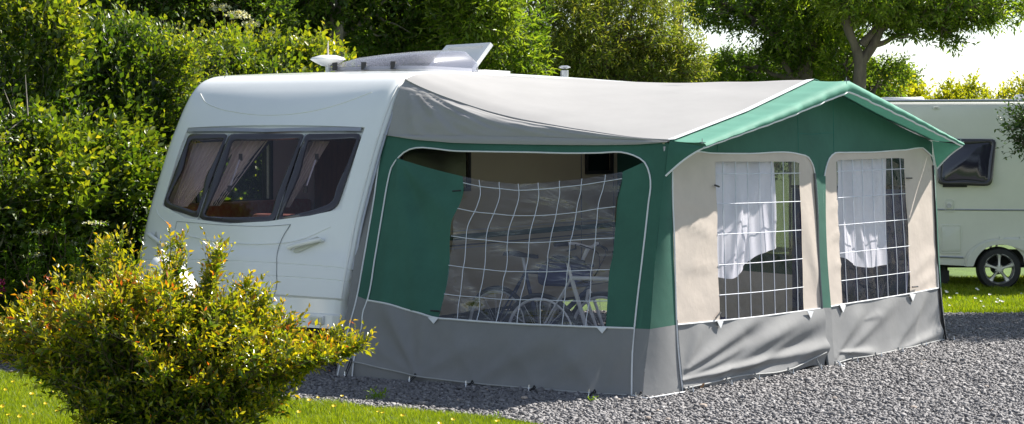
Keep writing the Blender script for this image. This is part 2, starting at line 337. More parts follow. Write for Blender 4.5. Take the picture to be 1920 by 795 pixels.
wrink = lambda G: sagp(G)+.3*crs(G)+.012*np.sin(G[..., 0]*.035+G[..., 1]*.03)*1.0+.008*np.sin(G[..., 0]*.02-G[..., 1]*.055)
WB = [(822, 596), (849, 599), (900, 603), (1000, 609), (1100, 613), (1135, 614)]
patch('clear_window', SIDE, NS, WT, WB, WL, WR, M['vinyl'], AW, 70, 50, disp=wrink, off=-.004)
def grid_tape(S, nrm, T, B, Lc, R, cols, rows, disp, parent, r=.0036, n=30, off=.003):
    G = coons(T, B, Lc, R, 61, 41, True); mb = MB()
    for s in cols:
        k = s*60; a = int(k); f = k-a; g = G[a]*(1-f)+G[min(a+1, 60)]*f
        mb.tube(cloth(S, nrm, g, disp, off), r, 5)
    for t in rows:
        k = t*40; a = int(k); f = k-a; g = G[:, a]*(1-f)+G[:, min(a+1, 40)]*f
        mb.tube(cloth(S, nrm, g, disp, off), r, 5)
    return mb.build('window_grid', M['gridline'], parent)
grid_tape(SIDE, NS, WT, WB, WL, WR, [.10, .222, .348, .475, .605, .738, .886], [.045, .23, .425, .63, .83], wrink, AW, off=.001)
for c in (P1+P1b[1:], P2Lb[::-1][:-1]+P2L+P2T[1:]+P2R[1:]+P2Rb[1:]): pipe('piping', SIDE, NS, c, M['piping'], AW, .0065, n=110)
pipe('piping', SIDE, NS, P3, M['piping'], AW, .008, n=60, disp=folds_skirt)
HEM = [(641, 676), (666, 679), (718, 691), (751, 698), (784, 706), (829, 712), (890, 719), (1007, 729), (1120, 738), (1177, 741)]
pipe('piping', SIDE, NS, HEM, M['hemcord'], AW, .006, n=80, disp=folds_skirt, off=.018)
# corner gusset between side wall and front wall
A5 = onS(SIDE, resample(P5, 24, True)); A6 = onS(FW1, resample(P6, 24, True)); loft('corner_gusset', A5, A6, M['green'], AW, 8, .02, (NS+NF)*.5)
A5b = onS(SIDE, resample(P5b, 14, True)); A6b = onS(FW1, resample(P6b, 14, True)); loft('corner_mud_gusset', A5b, A6b, M['grey'], AW, 8, .03, (NS+NF)*.5)
# --- front wall, two bays
B1T = [(1260, 335), (1264, 312), (1278, 296), (1301, 285), (1331, 287), (1400, 288), (1497, 289), (1513, 294), (1521, 306), (1527, 330)]
B1R = [(1527, 330), (1530, 355), (1533, 480), (1539, 578)]
B1Lc = [(1260, 335), (1262, 433), (1264, 500), (1268, 609)]
B1P = [(1268, 609), (1341, 602), (1400, 596), (1480, 586), (1539, 578)]
W1T, W1B = [(1342, 303), (1499, 303)], [(1349, 600), (1430, 592), (1507, 582)]
W1L, W1R = [(1342, 303), (1343, 389), (1347, 506), (1349, 600)], [(1499, 303), (1501, 416), (1505, 506), (1507, 582)]
B1B = [(1279, 734), (1359, 730), (1403, 719), (1470, 707), (1537, 686), (1550, 690)]
B1H = [(1280, 728), (1324, 718), (1351, 712), (1400, 703), (1470, 694), (1520, 672), (1540, 660)]
folds1 = foldfn([((1290, 690), (1390, 615), .045, 13), ((1300, 700), (1450, 620), .03, 12), ((1285, 690), (1310, 620), .02, 10), ((1330, 705), (1500, 600), .03, 14), ((1400, 690), (1535, 600), .03, 14),
                 ((1280, 712), (1540, 650), .05, 10), ((1350, 716), (1400, 640), -.02, 10), ((1350, 722), (1470, 660), -.03, 12), ((1480, 692), (1545, 620), .02, 12)])
beigef = foldfn([((1262, 580), (1330, 420), .015, 14), ((1345, 450), (1300, 420), .012, 8), ((1345, 400), (1290, 380), .012, 8), ((1345, 500), (1300, 500), .01, 8), ((1540, 560), (1510, 420), .012, 10),
                 ((1556, 400), (1574, 380), .01, 6), ((1556, 450), (1574, 440), .01, 6), ((1558, 500), (1576, 495), .01, 6), ((1708, 520), (1740, 480), .012, 8), ((1715, 545), (1740, 520), .012, 5)])
ring('beige_panel', FW1, NF, [B1T, B1R, B1P[::-1], B1Lc[::-1]], [W1T, W1R, W1B[::-1], W1L[::-1]], M['beige'], AW, 30, 10, disp=beigef, nz=.006, nf=4)
patch('clear_window', FW1, NF, W1T, W1B, W1L, W1R, M['vinylf'], AW, 30, 40)
grid_tape(FW1, NF, W1T, W1B, W1L, W1R, [.075, .226, .37, .51, .655, .795, .93], [.077, .267, .46, .653, .843], None, AW, off=.004)
patch('mud_wall', FW1, NF, B1P, B1B[:-1]+[(1548, 690)], P6b, [(1539, 578), (1543, 630), (1548, 690)], M['grey'], AW, 110, 70, disp=tuck(B1H, B1B, folds1), nz=.010, nf=3)
B2T = [(1544, 330), (1548, 311), (1554, 296), (1563, 287), (1581, 286), (1640, 285), (1680, 282), (1698, 281), (1715, 278), (1731, 278), (1738, 285), (1746, 292), (1750, 325)]
B2R = [(1750, 325), (1753, 400), (1756, 480), (1758, 540)]
B2L = [(1544, 330), (1547, 450), (1555, 575)]
B2P = [(1555, 575), (1577, 571), (1640, 561), (1707, 550), (1758, 540)]
W2T, W2B = [(1568, 300), (1695, 296)], [(1579, 569), (1640, 560), (1707, 550)]
W2L, W2R = [(1568, 300), (1570, 371), (1574, 475), (1579, 569)], [(1695, 296), (1698, 371), (1704, 461), (1707, 550)]
B2B = [(1562, 688), (1613, 680), (1652, 671), (1688, 665), (1729, 656), (1765, 647)]
B2H = [(1563, 681), (1591, 673), (1632, 666), (1674, 657), (1715, 648), (1766, 636)]
folds2 = foldfn([((1566, 670), (1600, 600), .03, 10), ((1580, 670), (1660, 580), .025, 11), ((1575, 660), (1620, 660), .03, 6), ((1680, 650), (1730, 560), .03, 12), ((1720, 645), (1740, 560), -.025, 10), ((1700, 650), (1765, 620), .03, 9), ((1620, 600), (1640, 590), .01, 6)])
ring('beige_panel', FW2, NF, [B2T, B2R, B2P[::-1], B2L[::-1]], [W2T, W2R, W2B[::-1], W2L[::-1]], M['beige'], AW, 34, 10, disp=beigef, nz=.006, nf=4)
patch('clear_window', FW2, NF, W2T, W2B, W2L, W2R, M['vinylf'], AW, 30, 40)
grid_tape(FW2, NF, W2T, W2B, W2L, W2R, [.07, .224, .367, .52, .67, .81, .936], [.08, .263, .454, .65, .842], None, AW, off=.004)
patch('mud_wall', FW2, NF, B2P, B2B, [(1555, 575), (1558, 630), (1562, 688)], [(1758, 540), (1762, 590), (1765, 647)], M['grey'], AW, 100, 60, disp=tuck([(1563, 681), (1591, 673), (1632, 666), (1674, 657), (1715, 648), (1766, 636)], B2B, folds2), nz=.010, nf=3)
for S_, c, n in ((FW1, P6[1:]+P6b[1:], 50), (FW1, B1T[1:]+B1R[1:], 70), (FW1, B1P, 40), (FW2, B2L[::-1]+B2T[1:]+B2R[1:], 90), (FW2, B2P, 40)):
    pipe('piping', S_, NF, c, M['piping'], AW, .0065, n=n)
pipe('piping', FW1, NF, B1H, M['hemcord'], AW, .006, n=60, disp=folds1, off=.018); pipe('piping', FW2, NF, B2H, M['hemcord'], AW, .006, n=60, disp=folds2, off=.018)
# gable
pEB, pPK, pEC = proj(EB), proj(PK), proj(EC)
topL = [pEB*(1-t)+pPK*t+np.array([0, 3*math.sin(PI*t)]) for t in np.linspace(0, 1, 9)]; topR = [pPK*(1-t)+pEC*t+np.array([0, 3*math.sin(PI*t)]) for t in np.linspace(0, 1, 9)]
seams = lambda G: .0
b1t = [tuple(p) for p in B1T]+[(1536, 331)]; b2t = [(1536, 331)]+[tuple(p) for p in B2T]
patch('gable_canvas', FW1, NF, topL, b1t, [topL[0], (1259, 300), b1t[0]], [topL[-1], (1537, 240), b1t[-1]], M['green'], AW, 70, 24, off=-.002, nz=.008, nf=2)
patch('gable_canvas', FW2, NF, topR, b2t, [topR[0], (1537, 240), b2t[0]], [topR[-1], (1748, 290), b2t[-1]], M['green'], AW, 70, 24, off=-.002, nz=.008, nf=2)
M['stitch'] = pmat('stitched_seam', (.02, .17, .135), .8, .1, 20)
for c, S_ in (([(1495, 192), (1497, 288)], FW1), ([(1495, 250), (1530, 251), (1536, 250)], FW1), ([(1562, 180), (1563, 286)], FW2), ([(1537, 250), (1563, 249)], FW2), ([(1345, 272), (1345, 285)], FW1)):
    pipe('seam', S_, NF, c, M['stitch'], AW, .0022, off=.0, n=14)
# middle and right pole sleeves
SLl, SLr = [(1527, 330), (1531, 400), (1534, 480), (1540, 577)], [(1545, 330), (1546, 400), (1549, 480), (1556, 577)]
patch('pole_sleeve', FW1, NF, [(1527, 330), (1545, 330)], [(1540, 577), (1556, 577)], SLl, SLr, M['green'], AW, 6, 30, off=.012)
patch('pole_sleeve_foot', FW1, NF, [(1540, 577), (1556, 577)], [(1552, 692), (1563, 690)], [(1540, 577), (1545, 640), (1552, 692)], [(1556, 577), (1559, 640), (1563, 690)], M['grey'], AW, 6, 20, off=.012)
pipe('zip', FW1, NF, [(1525, 325), (1530, 400), (1533, 480), (1539, 577), (1543, 635), (1550, 690)], M['seam'], AW, .010, off=.012, n=50)  # dark tube draws the shadow line left of the zip flap
pipe('zip', FW1, NF, [(1268, 600), (1272, 660), (1279, 735)], M['seam'], AW, .006, off=.008, n=20)
pipe('zip', FW2, NF, [(1748, 310), (1752, 400), (1757, 500), (1763, 570), (1773, 643)], M['black'], AW, .009, off=.01, n=40)
er = onS(FW2, resample([(1751, 318), (1755, 400), (1760, 500), (1765, 570), (1774, 642)], 20, True)); el = er+CV*.10+CU*(-.02)
loft('end_return', er[:14], el[:14], M['green'], AW, 3); loft('end_return_foot', er[13:], el[13:], M['grey'], AW, 3)
# --- roof canvas
def prof_pts():
    z = np.array([.35, .55, .80, .95, 1.17, 1.60, 1.89, 2.02, 2.21, 2.33, 2.41, 2.455, 2.48, 2.49, 2.49])
    v = np.array([.0, .02, .085, .14, .214, .405, .55, .625, .746, .845, .95, 1.08, 1.30, 1.7, 6.2]); return v, z
pv, pz = prof_pts()
def railpt(s):   # near-side rail in (v,z); s 0..1 from eave height to the far end
    pts = resample(np.stack([pv, pz], 1), 1200, False); pts = pts[pts[:, 1] > 1.93]; return pts
RAIL = railpt(0)-np.array([0, .0])
rail_roof = resample(np.r_[[[.95, 2.405], [1.08, 2.45], [1.3, 2.475]], [[1.9, 2.485], [5.3, 2.485]]], 61, False)
def roofS(a, b):
    a_, b_ = np.meshgrid(a, b, indexing='ij'); fr = np.zeros(a_.shape+(3,))
    seam = resample(np.array([L(2.8, .3, 1.885), L(2.92, 1.4, 2.11), L(3.0, 2.65, 2.40), L(3.15, 3.8, 2.12), L(3.31, 4.95, 1.88)]), 201, False)
    fi = np.stack([np.interp(a_, np.linspace(0, 1, 201), seam[:, k]) for k in range(3)], -1)
    bk = np.stack([np.interp(a_, np.linspace(0, 1, 61), rail_roof[:, k]) for k in (0, 1)], -1); R = L(np.full(a_.shape, 0.0), bk[..., 0], bk[..., 1])
    bb = b_[..., None]; S = R*(1-bb)+fi*bb
    edge = np.minimum(a_, 1-a_)*2
    sag = .08*np.sin(PI*b_**.8)*(1-edge)**2 + .03*np.sin(PI*b_)+.025*np.sin(PI*edge)*b_*0
    S[..., 2] -= sag
    S = S + ((vnoise(S, 2.2, 9)-.5)*.02)[..., None]*np.array([0, 0, 1])
    return S
ra, rb = np.linspace(0, 1, 81), np.linspace(0, 1, 61)
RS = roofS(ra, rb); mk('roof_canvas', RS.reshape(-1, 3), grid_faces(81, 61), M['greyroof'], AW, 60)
# steep side triangle of the roof, wrinkled where it is pulled to the rail
fold = RS[0]; lo = resample(np.array([EA+[0, 0, .0], EA*.5+EB*.5+[0, 0, .012], EB+[0, 0, .01]]), 61)
railcur = resample(RAIL[RAIL[:, 0] < .95], 34); RC = L(np.full(34, 0.0), railcur[:, 0]+.05, railcur[:, 1]-.035)
cc = np.linspace(0, 1, 34)[None, :, None]; bb = np.linspace(0, 1, 61)[:, None, None]
TRI = lo[:, None]*(1-cc)+fold[:, None]*cc+(1-bb)*RC[None]-(1-bb)*((1-cc)*RC[0]+cc*RC[-1])
bw = np.linspace(0, 1, 61)[:, None]; cw = np.linspace(0, 1, 34)[None, :]
ang = np.arctan2(bw*2.8, 1.15-cw)
wr = (.020*np.sin(ang*23+bw*5+np.sin(cw*9))+.016*np.sin(ang*41+2+bw*3))*np.exp(-bw*3.4)*np.minimum(1, bw*12)*np.sin(PI*cw**.7)**.5+.035*np.sin(PI*cw)*np.sin(PI*bw)**.7
wr2 = (vnoise(TRI*np.array([3, 3, 7]), 2, 3)-.5)*.05*np.sin(PI*cw)*np.minimum(1, bw*9)*(1-bw)**.9
TRI = TRI+(wr+wr2)[..., None]*(NS*.8+np.array([0, 0, .4]))
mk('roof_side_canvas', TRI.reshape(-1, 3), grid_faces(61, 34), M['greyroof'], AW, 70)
MB().tube(fold+np.array([0, 0, .004]), .007, 6).build('seam', M['greyroof'], AW)
# grey border hanging over the green top of the side wall
lo2 = onS(SIDE, resample([(a, b+1) for a, b in TOPG], 61)); lo3 = lo.copy(); loft('eave_border', lo3+NS*.01, lo2+NS*.018, M['greyroof'], AW, 4, .01, NS)
# green canopy over the front, with a rolled valance
n_ = 41
def seamline(t0):
    s = np.array([L(2.8, .3, 1.885), L(2.92, 1.4, 2.11), L(3.0, 2.65, 2.40), L(3.15, 3.8, 2.12), L(3.31, 4.95, 1.88)]); return resample(s, n_*2-1)
SE = seamline(0)
tips = resample(np.array([L(3.07, .3, 1.872), L(3.22, 1.5, 2.125), L(3.335, 2.65, 2.392), L(3.47, 3.82, 2.13), L(3.585, 4.95, 1.872)]), n_*2-1)
sgt = np.linspace(0, 1, n_*2-1); vd = .095-.055*np.abs(sgt*2-1)**1.0; wv = .006*np.sin(sgt*70)*(1-np.abs(sgt*2-1))+.004*np.sin(sgt*133)
rows = [SE+[0, 0, .004]]
for k in (.25, .5, .75): rows.append(SE*(1-k)+tips*k+np.array([0, 0, 1])*(-.006*math.sin(PI*k)+wv*.5)[:, None])
rows.append(tips)
for k, o in ((.3, .026), (.65, .034), (1.0, .012)): rows.append(tips+CU*(o+wv*1.3)[:, None]-np.array([0, 0, 1])*(vd*k)[:, None])
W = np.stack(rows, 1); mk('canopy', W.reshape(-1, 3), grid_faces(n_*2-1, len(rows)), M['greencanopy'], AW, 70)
MB().tube(rows[-1], .0085, 6).build('canopy_trim', M['piping'], AW)
band = np.stack([SE-CU*.03+[0, 0, .006], SE+CU*.045+[0, 0, .012]], 1); mk('roof_seam_band', band.reshape(-1, 3), grid_faces(n_*2-1, 2), M['piping'], AW, 60)
for e, t, low, sgn in ((SE[0], rows[-1][0], onS(SIDE, [[1248., 330.]])[0], -1), (SE[-1], rows[-1][-1], onS(FW2, [[1757., 316.]])[0], 1)):
    q = np.linspace(0, 1, 9)[:, None]; top = e*(1-q)+(t+[0, 0, .01])*q; trim = low*(1-q)+t*q+np.array([0, 0, .018])*np.sin(q*PI)
    bt = e*(1-q)*0+low*(1-q)+t*q; loft('canopy_gusset', top, trim, M['green'], AW, 6, .012, -CV); MB().tube(trim, .0075, 6).build('canopy_trim', M['piping'], AW)
EWb0, EWb1, EWt0, EWt1 = L(-.01, 4.93, 0), GC-CU*.02+CV*.04, L(-.03, 4.90, 2.44), EC-CU*.03
qq = np.linspace(0, 1, 30)[:, None]
def ew(z0, z1, a0, a1, name, mat):
    q = np.linspace(a0, a1, 24)[:, None]; A = (EWb0*(1-z0)+EWt0*z0)*(1-q)+(EWb1*(1-z0)+EWt1*z0)*q; B = (EWb0*(1-z1)+EWt0*z1)*(1-q)+(EWb1*(1-z1)+EWt1*z1)*q; return loft(name, A, B, mat, AW, 12, .01, CV)
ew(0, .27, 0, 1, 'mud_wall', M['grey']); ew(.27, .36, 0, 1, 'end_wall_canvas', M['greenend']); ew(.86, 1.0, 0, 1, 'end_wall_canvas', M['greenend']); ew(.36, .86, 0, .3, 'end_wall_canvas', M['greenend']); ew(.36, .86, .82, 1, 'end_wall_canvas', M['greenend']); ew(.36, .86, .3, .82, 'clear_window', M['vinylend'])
# poles inside the awning
mb = MB(); 
for a, b in ((EB-[0, 0, .03]-CU*.04, GB2-CU*.05+CV*.03), (EM-[0, 0, .03]-CU*.05, GM-CU*.05), (EC-CU*.05, GC-CU*.05)): mb.tube([b, a], .013, 8).build('pole', M['steel'], AW); mb = MB()
MB().tube([L(.05, 2.65, 2.40), PK-[0, 0, .06]], .013, 8).build('ridge_pole', M['steel'], AW)
MB().tube([EB-CU*.05, PK-CU*.05-[0, 0, .05], EC-CU*.05], .013, 8).build('gable_pole', M['steel'], AW)
for p in (tips[0], tips[n_-1], tips[-1]): MB().tube([p-CU*.02, p+[0, 0, .0]+CU*.03], [.004, .003], 6).tube([p+[0, 0, -.01], p+[0, 0, .03]], [.004, .003], 6).build('pole_tip', M['steel'], AW)
# reinforcement triangles, toggles, rubber loops and pegs
for (x, y), S_, nn in (((816, 597), SIDE, NS), ((1131, 615), SIDE, NS), ((1347, 602), FW1, NF), ((1509, 583), FW1, NF), ((1577, 572), FW2, NF), ((1707, 551), FW2, NF)):
    w = 10 if S_ is SIDE else 6; h = 11 if S_ is SIDE else 14; tri = onS(S_, [[x-w, y-1], [x+w, y+0], [x+1, y+h]])
    dd = folds_skirt if S_ is SIDE else (folds1 if S_ is FW1 else folds2); o_ = float(dd(np.array([x, y+4.]))); V = np.r_[tri+nn*(.010+o_), tri+nn*(.016+o_)]
    mk('reinforcement_patch', V, [(0, 1, 2), (3, 5, 4), (0, 3, 4, 1), (1, 4, 5, 2), (2, 5, 3, 0)], M['piping'], AW, 0)
for a, b, S_, nn in (((851, 359), (866, 358), SIDE, NS), ((810, 583), (826, 584), SIDE, NS), ((1336, 347), (1344, 350), FW1, NF), ((1338, 596), (1347, 585), FW1, NF), ((1696, 334), (1706, 334), FW2, NF), ((1707, 538), (1717, 537), FW2, NF)):
    MB().tube(onS(S_, [a, b])+nn*.02, .007, 6).build('window_toggle', M['black'], AW)
lpts = [((664, 678), SIDE, NS), ((784, 706), SIDE, NS), ((891, 719), SIDE, NS), ((1007, 729), SIDE, NS), ((1120, 738), SIDE, NS), ((1207, 740), SIDE, NS),
        ((1281, 728), FW1, NF), ((1352, 711), FW1, NF), ((1406, 702), FW1, NF), ((1468, 693), FW1, NF), ((1522, 676), FW1, NF), ((1556, 684), FW1, NF), ((1589, 674), FW2, NF), ((1632, 665), FW2, NF), ((1675, 656), FW2, NF), ((1719, 646), FW2, NF), ((1770, 634), FW2, NF)]
for (x, y), S_, nn in lpts:
    top = onS(S_, [[x, y]])[0]+nn*.045; top[2] = max(top[2], .03); ft = top*1.0+nn*(.05+.02*random.random())-CV*(.03 if S_ is SIDE else .04); ft[2] = .012
    sd = np.cross(nn, [0, 0, 1.]); sd /= np.linalg.norm(sd)
    lp = [top+[0, 0, .02], top+sd*.010, ft+sd*.009+[0, 0, .01], ft+[0, 0, .0], ft-sd*.009+[0, 0, .01], top-sd*.010]
    MB().tube(resample(np.array(lp+[lp[0]]), 24, False), .005, 5).build('rubber_loop', M['black'] if S_ is SIDE else M['seam'], AW)
    hd = nn/np.linalg.norm(nn); MB().tube([ft+[0, 0, .05]-hd*.0, ft+[0, 0, .012]+hd*.004, ft+hd*.05-[0, 0, .08]], .0035, 6).tube([ft+[0, 0, .02]-sd*.012, ft+[0, 0, .022]+sd*.012], .005, 6).build('tent_peg', M['chrome'], AW)
for S_, b_c, nn in ((SIDE, BOT, NS), (FW1, B1B[:-1], NF), (FW2, B2B, NF)): pipe('foot_shadow_line', S_, nn, [(x, y+1) for x, y in b_c], M['black'], AW, .016, off=.012, n=60)  # black tube drawn in as the shadow gap under the skirt
# guy strap at the corner
MB().tube([onS(SIDE, [[1190., 742.]])[0]+NS*.03, L(2.93, -.36, .02), L(3.0, -.2, .03), onS(FW1, [[1279., 734.]])[0]+NF*.03], .006, 6).build('corner_strap', M['piping'], AW)
MB().tube([L(3.35, 2.38, .05), L(3.42, 2.33, .015), L(3.36, 2.5, .02)], .008, 6).build('corner_strap', M['piping'], AW)
# ------------------------------------------------------------------ curtains inside the front windows
def curtain(S, T, B, Lc, R, label, folds, seed):
    G = coons(T, B, Lc, R, 70, 50, True); x = (G[..., 0]-G[..., 0].min())/(G[..., 0].max()-G[..., 0].min()); y = (G[..., 1]-300)/200
    W = onS(S, G); d = -.09+.010*np.sin(x*15+seed+y*2.5)*(.4+y)+.005*np.sin(x*37+seed*2-y*3)+.03*folds(G)/.03
    W = W+d[..., None]*NF; base = W[:, -1].mean(0)
    o = mk('curtain', W.reshape(-1, 3)-base, grid_faces(70, 50), M['voile'], None, 80); o.location = base; tag(o, label, 'curtain', 'white curtains in the awning windows')
c1 = foldfn([((1400, 510), (1440, 310), .04, 10), ((1420, 500), (1425, 330), -.03, 8), ((1375, 515), (1370, 330), .03, 8), ((1390, 500), (1400, 400), .03, 6), ((1470, 460), (1460, 320), .03, 10)])
c2 = foldfn([((1640, 495), (1610, 320), .035, 8), ((1620, 490), (1600, 330), -.03, 6), ((1655, 495), (1665, 330), .03, 8), ((1600, 480), (1592, 330), .03, 6)])
curtain(FW1, [(1350, 299), (1462, 299)], [(1364, 520), (1390, 523), (1413, 507), (1430, 486), (1442, 478), (1477, 466)], [(1350, 299), (1360, 400), (1364, 520)], [(1462, 299), (1468, 400), (1477, 466)], 'white voile curtain with a tall point at left, hanging in the left front awning window', c1, 0)
curtain(FW2, [(1586, 294), (1679, 292)], [(1586, 478), (1605, 487), (1628, 500), (1650, 502), (1679, 497)], [(1586, 294), (1587, 400), (1586, 478)], [(1679, 292), (1679, 400), (1679, 497)], 'white voile curtain with a rounded hem, hanging in the right front awning window', c2, 2)
# ------------------------------------------------------------------ caravan
CVN = empty('caravan', L(-1.1, 3.0, 0), -PI/6, 'white touring caravan with three smoked front windows, awning attached along its side', 'caravan')
WD = 2.27; RR = .10
def prof(z_or_s): pass
PR = resample(np.stack([pv, pz], 1), 900, True); dp = np.gradient(PR, axis=0); dp /= np.linalg.norm(dp, axis=1)[:, None]; PN = np.stack([-dp[:, 1], dp[:, 0]], 1)   # outward normal (v,z)
ZF = PR[:, 1].copy()
def frontpt(u, z, off=0.0, dip=None):
    """point on the front skin at across position u and height z (valid below the roof curve)"""
    u = np.asarray(u, float); z = np.asarray(z, float); m = 520
    v = np.interp(z, np.maximum.accumulate(ZF), PR[:, 0]); nv = np.interp(z, np.maximum.accumulate(ZF), PN[:, 0]); nz = np.interp(z, np.maximum.accumulate(ZF), PN[:, 1])
    t = (u+WD/2)/(WD/2); bow = .10*(1-np.clip(t, -1, 1)**2)*np.clip((2.35-z)/.6, 0, 1)
    e = np.clip(np.abs(t)*WD/2-(WD/2-RR), 0, RR)/RR; rnd = RR*(1-np.sqrt(np.maximum(0, 1-e**2)))
    o = bow+off-rnd
    return L(u, v+nv*o, z+nz*o)
def FS(p, q): return frontpt(-WD+np.asarray(p)*WD, .35+np.asarray(q)*1.9)
# window outlines in photo pixels on the front skin
w1 = [(352, 243), (424, 244), (404, 300), (384, 356), (366, 409), (345, 402), (322, 394), (308, 388), (304, 381), (306, 372), (325, 320), (340, 278)]
# recessed area outline: in (u,z)
def uz(pts):
    p, q = inv(FS, pts); return np.stack([-WD+p*WD, .35+q*1.9], -1)
rcT = uz([(352., 238.), (676., 240.)]); print('recess top', rcT); rcB = uz([(303., 385.), (368., 409.), (446., 420.), (513., 416.), (584., 405.), (630., 391.)]); print('recess bottom', rcB)
uL, uR = -2.06, -.17
zTop = float(rcT[:, 1].mean())
def zbot(u): return np.interp(u, [-2.2, uL, -1.72, -1.25, -.85, -.45, uR, 0], [rcB[0, 1]]+[rcB[0, 1], rcB[1, 1], rcB[2, 1], rcB[3, 1], rcB[4, 1], rcB[5, 1]]+[rcB[5, 1]])
# body skin: rows follow the profile, columns run across; cells of the window recess left open
us = np.unique(np.r_[-WD+RR*(1-np.cos(np.linspace(0, PI/2, 9))), np.linspace(-WD+RR, -RR, 43), -RR*(1-np.cos(np.linspace(0, PI/2, 9))), uL, uR]); us = us[np.r_[True, np.diff(us) > 1e-5]]
ledge = [(.35, -.02), (.353, 0), (.46, 0), (.475, -.018), (.585, -.018), (.60, 0), (.735, 0), (.738, -.006), (.742, -.006), (.745, 0), (.835, 0), (.838, -.006), (.842, -.006), (.845, 0), (.925, 0), (.94, -.008), (1.0, -.008)]
zr_low = [a for a, b in ledge]; lo_off = [b for a, b in ledge]
rowsL = []; 
for z, o in ledge: rowsL.append((lambda z, o: (lambda u: frontpt(u, z, o)))(z, o))
nmid = 12; zb = zbot(us); lev = []
G = [frontpt(us, np.full(us.shape, z), o) for z, o in ledge]; hole = [False]*len(G)
for k in np.linspace(0, 1, 9)[1:]: G.append(frontpt(us, 1.0*(1-k)+zb*k, -.008*(1-k))); hole.append(False)
hb = len(G)-1
for k in np.linspace(0, 1, 15)[1:]: G.append(frontpt(us, zb*(1-k)+zTop*k, 0)); hole.append(False)
ht = len(G)-1
for z in np.linspace(zTop, 2.20, 9)[1:]: G.append(frontpt(us, np.full(us.shape, z), 0))
i0 = int(np.argmin(np.abs(PR[:, 1]-2.20)))
for i in list(range(i0+6, 560, 6))+list(range(560, 900, 9))+[899]:
    t = (us+WD/2)/(WD/2); e = np.clip(np.abs(t)*WD/2-(WD/2-RR), 0, RR)/RR; rnd = RR*(1-np.sqrt(np.maximum(0, 1-e**2)))
    bow = .10*(1-t**2)*max(0, (2.35-PR[i, 1])/.6) + .03*(1-t**2)*min(1, max(0, (PR[i, 0]-1)/1.0)); o = bow-rnd
    G.append(L(us, PR[i, 0]+PN[i, 0]*o, PR[i, 1]+PN[i, 1]*o))
G.append(G[-1]*1.0); G[-1][:, 2] = .35
G = np.stack(G, 0); nr, nc = G.shape[:2]; fc = []
for i in range(nr-1):
    for j in range(nc-1):
        if hb <= i < ht and us[j] >= uL-1e-6 and us[j+1] <= uR+1e-6: continue
        if i > ht+10 and -1.36 < us[j] < -.56:
            cz = (G[i, j]-P0)@CV
            if 1.78 < cz < 2.52: continue
        a = i*nc+j; fc.append((a, a+1, a+nc+1, a+nc))
mk('body', G.reshape(-1, 3), np.array(fc), M['van'], CVN, 35)
# reveal + recessed window surround
inn = [j for j in range(nc) if uL-1e-6 <= us[j] <= uR+1e-6]; ui = us[inn]; zi = zbot(ui); DP = -.035
def rect_loop(off):
    b = frontpt(ui, zi, off); t = frontpt(ui, np.full(ui.shape, zTop), off); k = np.linspace(0, 1, 15)[1:-1]
    r = frontpt(np.full(13, ui[-1]), zi[-1]*(1-k)+zTop*k, off); l = frontpt(np.full(13, ui[0]), zi[0]*(1-k)+zTop*k, off); return np.concatenate([b, r, t[::-1], l[::-1]])
A_, B_ = rect_loop(0), rect_loop(DP); n0 = len(A_); mk('window_recess', np.r_[A_, B_], [(i, (i+1) % n0, n0+(i+1) % n0, n0+i) for i in range(n0)], M['van'], CVN, 35)
def front_poly(pts, n): return uz(resample(list(pts)+[pts[0]], n+1)[:-1])
def rounded(pts, rs, k=5):
    pts = [np.array(p, float) for p in pts]; out = []
    for i, p in enumerate(pts):
        a, b = pts[i-1], pts[(i+1) % len(pts)]; r = rs[i]; d1 = (a-p)/np.linalg.norm(a-p); d2 = (b-p)/np.linalg.norm(b-p)
        for t in np.linspace(0, 1, k): out.append((1-t)**2*(p+d1*r)+2*t*(1-t)*p+t*t*(p+d2*r))
    return out
wins = [([(353, 250), (426, 250), (368, 408), (303, 386)], [8, 6, 8, 12], []), ([(430, 250), (569, 250), (513, 414), (445, 419), (371, 410)], [6, 6, 10, 40, 8], []), ([(573, 250), (676, 249), (629, 389), (585, 404), (516, 414)], [6, 8, 16, 20, 8], [])]
for wi, (pts, rs, _) in enumerate(wins):
    o1 = np.array(rounded(pts, rs)); c = o1.mean(0); n = 96
    oo = resample(np.r_[o1, o1[:1]], n+1)[:-1]; shr = lambda k: c+(oo-c)*(1-k/np.linalg.norm(oo-c, axis=1)[:, None])
    O, I1, I2 = uz(oo), uz(shr(7)), uz(shr(11))
    f = lambda q, off: frontpt(q[:, 0], q[:, 1], off)
    V = np.r_[f(O, DP+.004), f(O, -.008), f(I1, .0), f(I2, -.010), f(I2, DP+.004)]
    fr = mk('front_window', V, [(k*n+i, k*n+(i+1) % n, (k+1)*n+(i+1) % n, (k+1)*n+i) for k in range(4) for i in range(n)], M['wframe'], CVN, 50)
    P_ = [f(I2*(1-k)+I2.mean(0)*k, -.012+.012*math.sin(k*PI/2)) for k in (0, .3, .6, .85)]+[f(I2.mean(0)[None], 0.0)]
    V = np.concatenate(P_); Fp = [(k*n+i, k*n+(i+1) % n, (k+1)*n+(i+1) % n, (k+1)*n+i) for k in range(3) for i in range(n)]+[(3*n+i, 3*n+(i+1) % n, 4*n) for i in range(n)]
    mk('pane', V, Fp, M['smoke'], fr, 60)
    for sx in (0, 1):   # stay arms
        if wi == 0 and sx == 0: continue
        p = [(0, 0)]
    inner = shr(14)
    if wi: 
        xl = pts[0][0]; st = uz([(xl+15, 290), (xl-6, 350)]); W_ = f(st, -.05); MB().tube(W_, .008, 6).build('window_stay', M['greytrim'], fr); MB().box(W_[0], (.03, .03, .06)).build('window_catch', M['black'], fr); MB().box(W_[1], (.03, .03, .06)).build('window_catch', M['black'], fr)
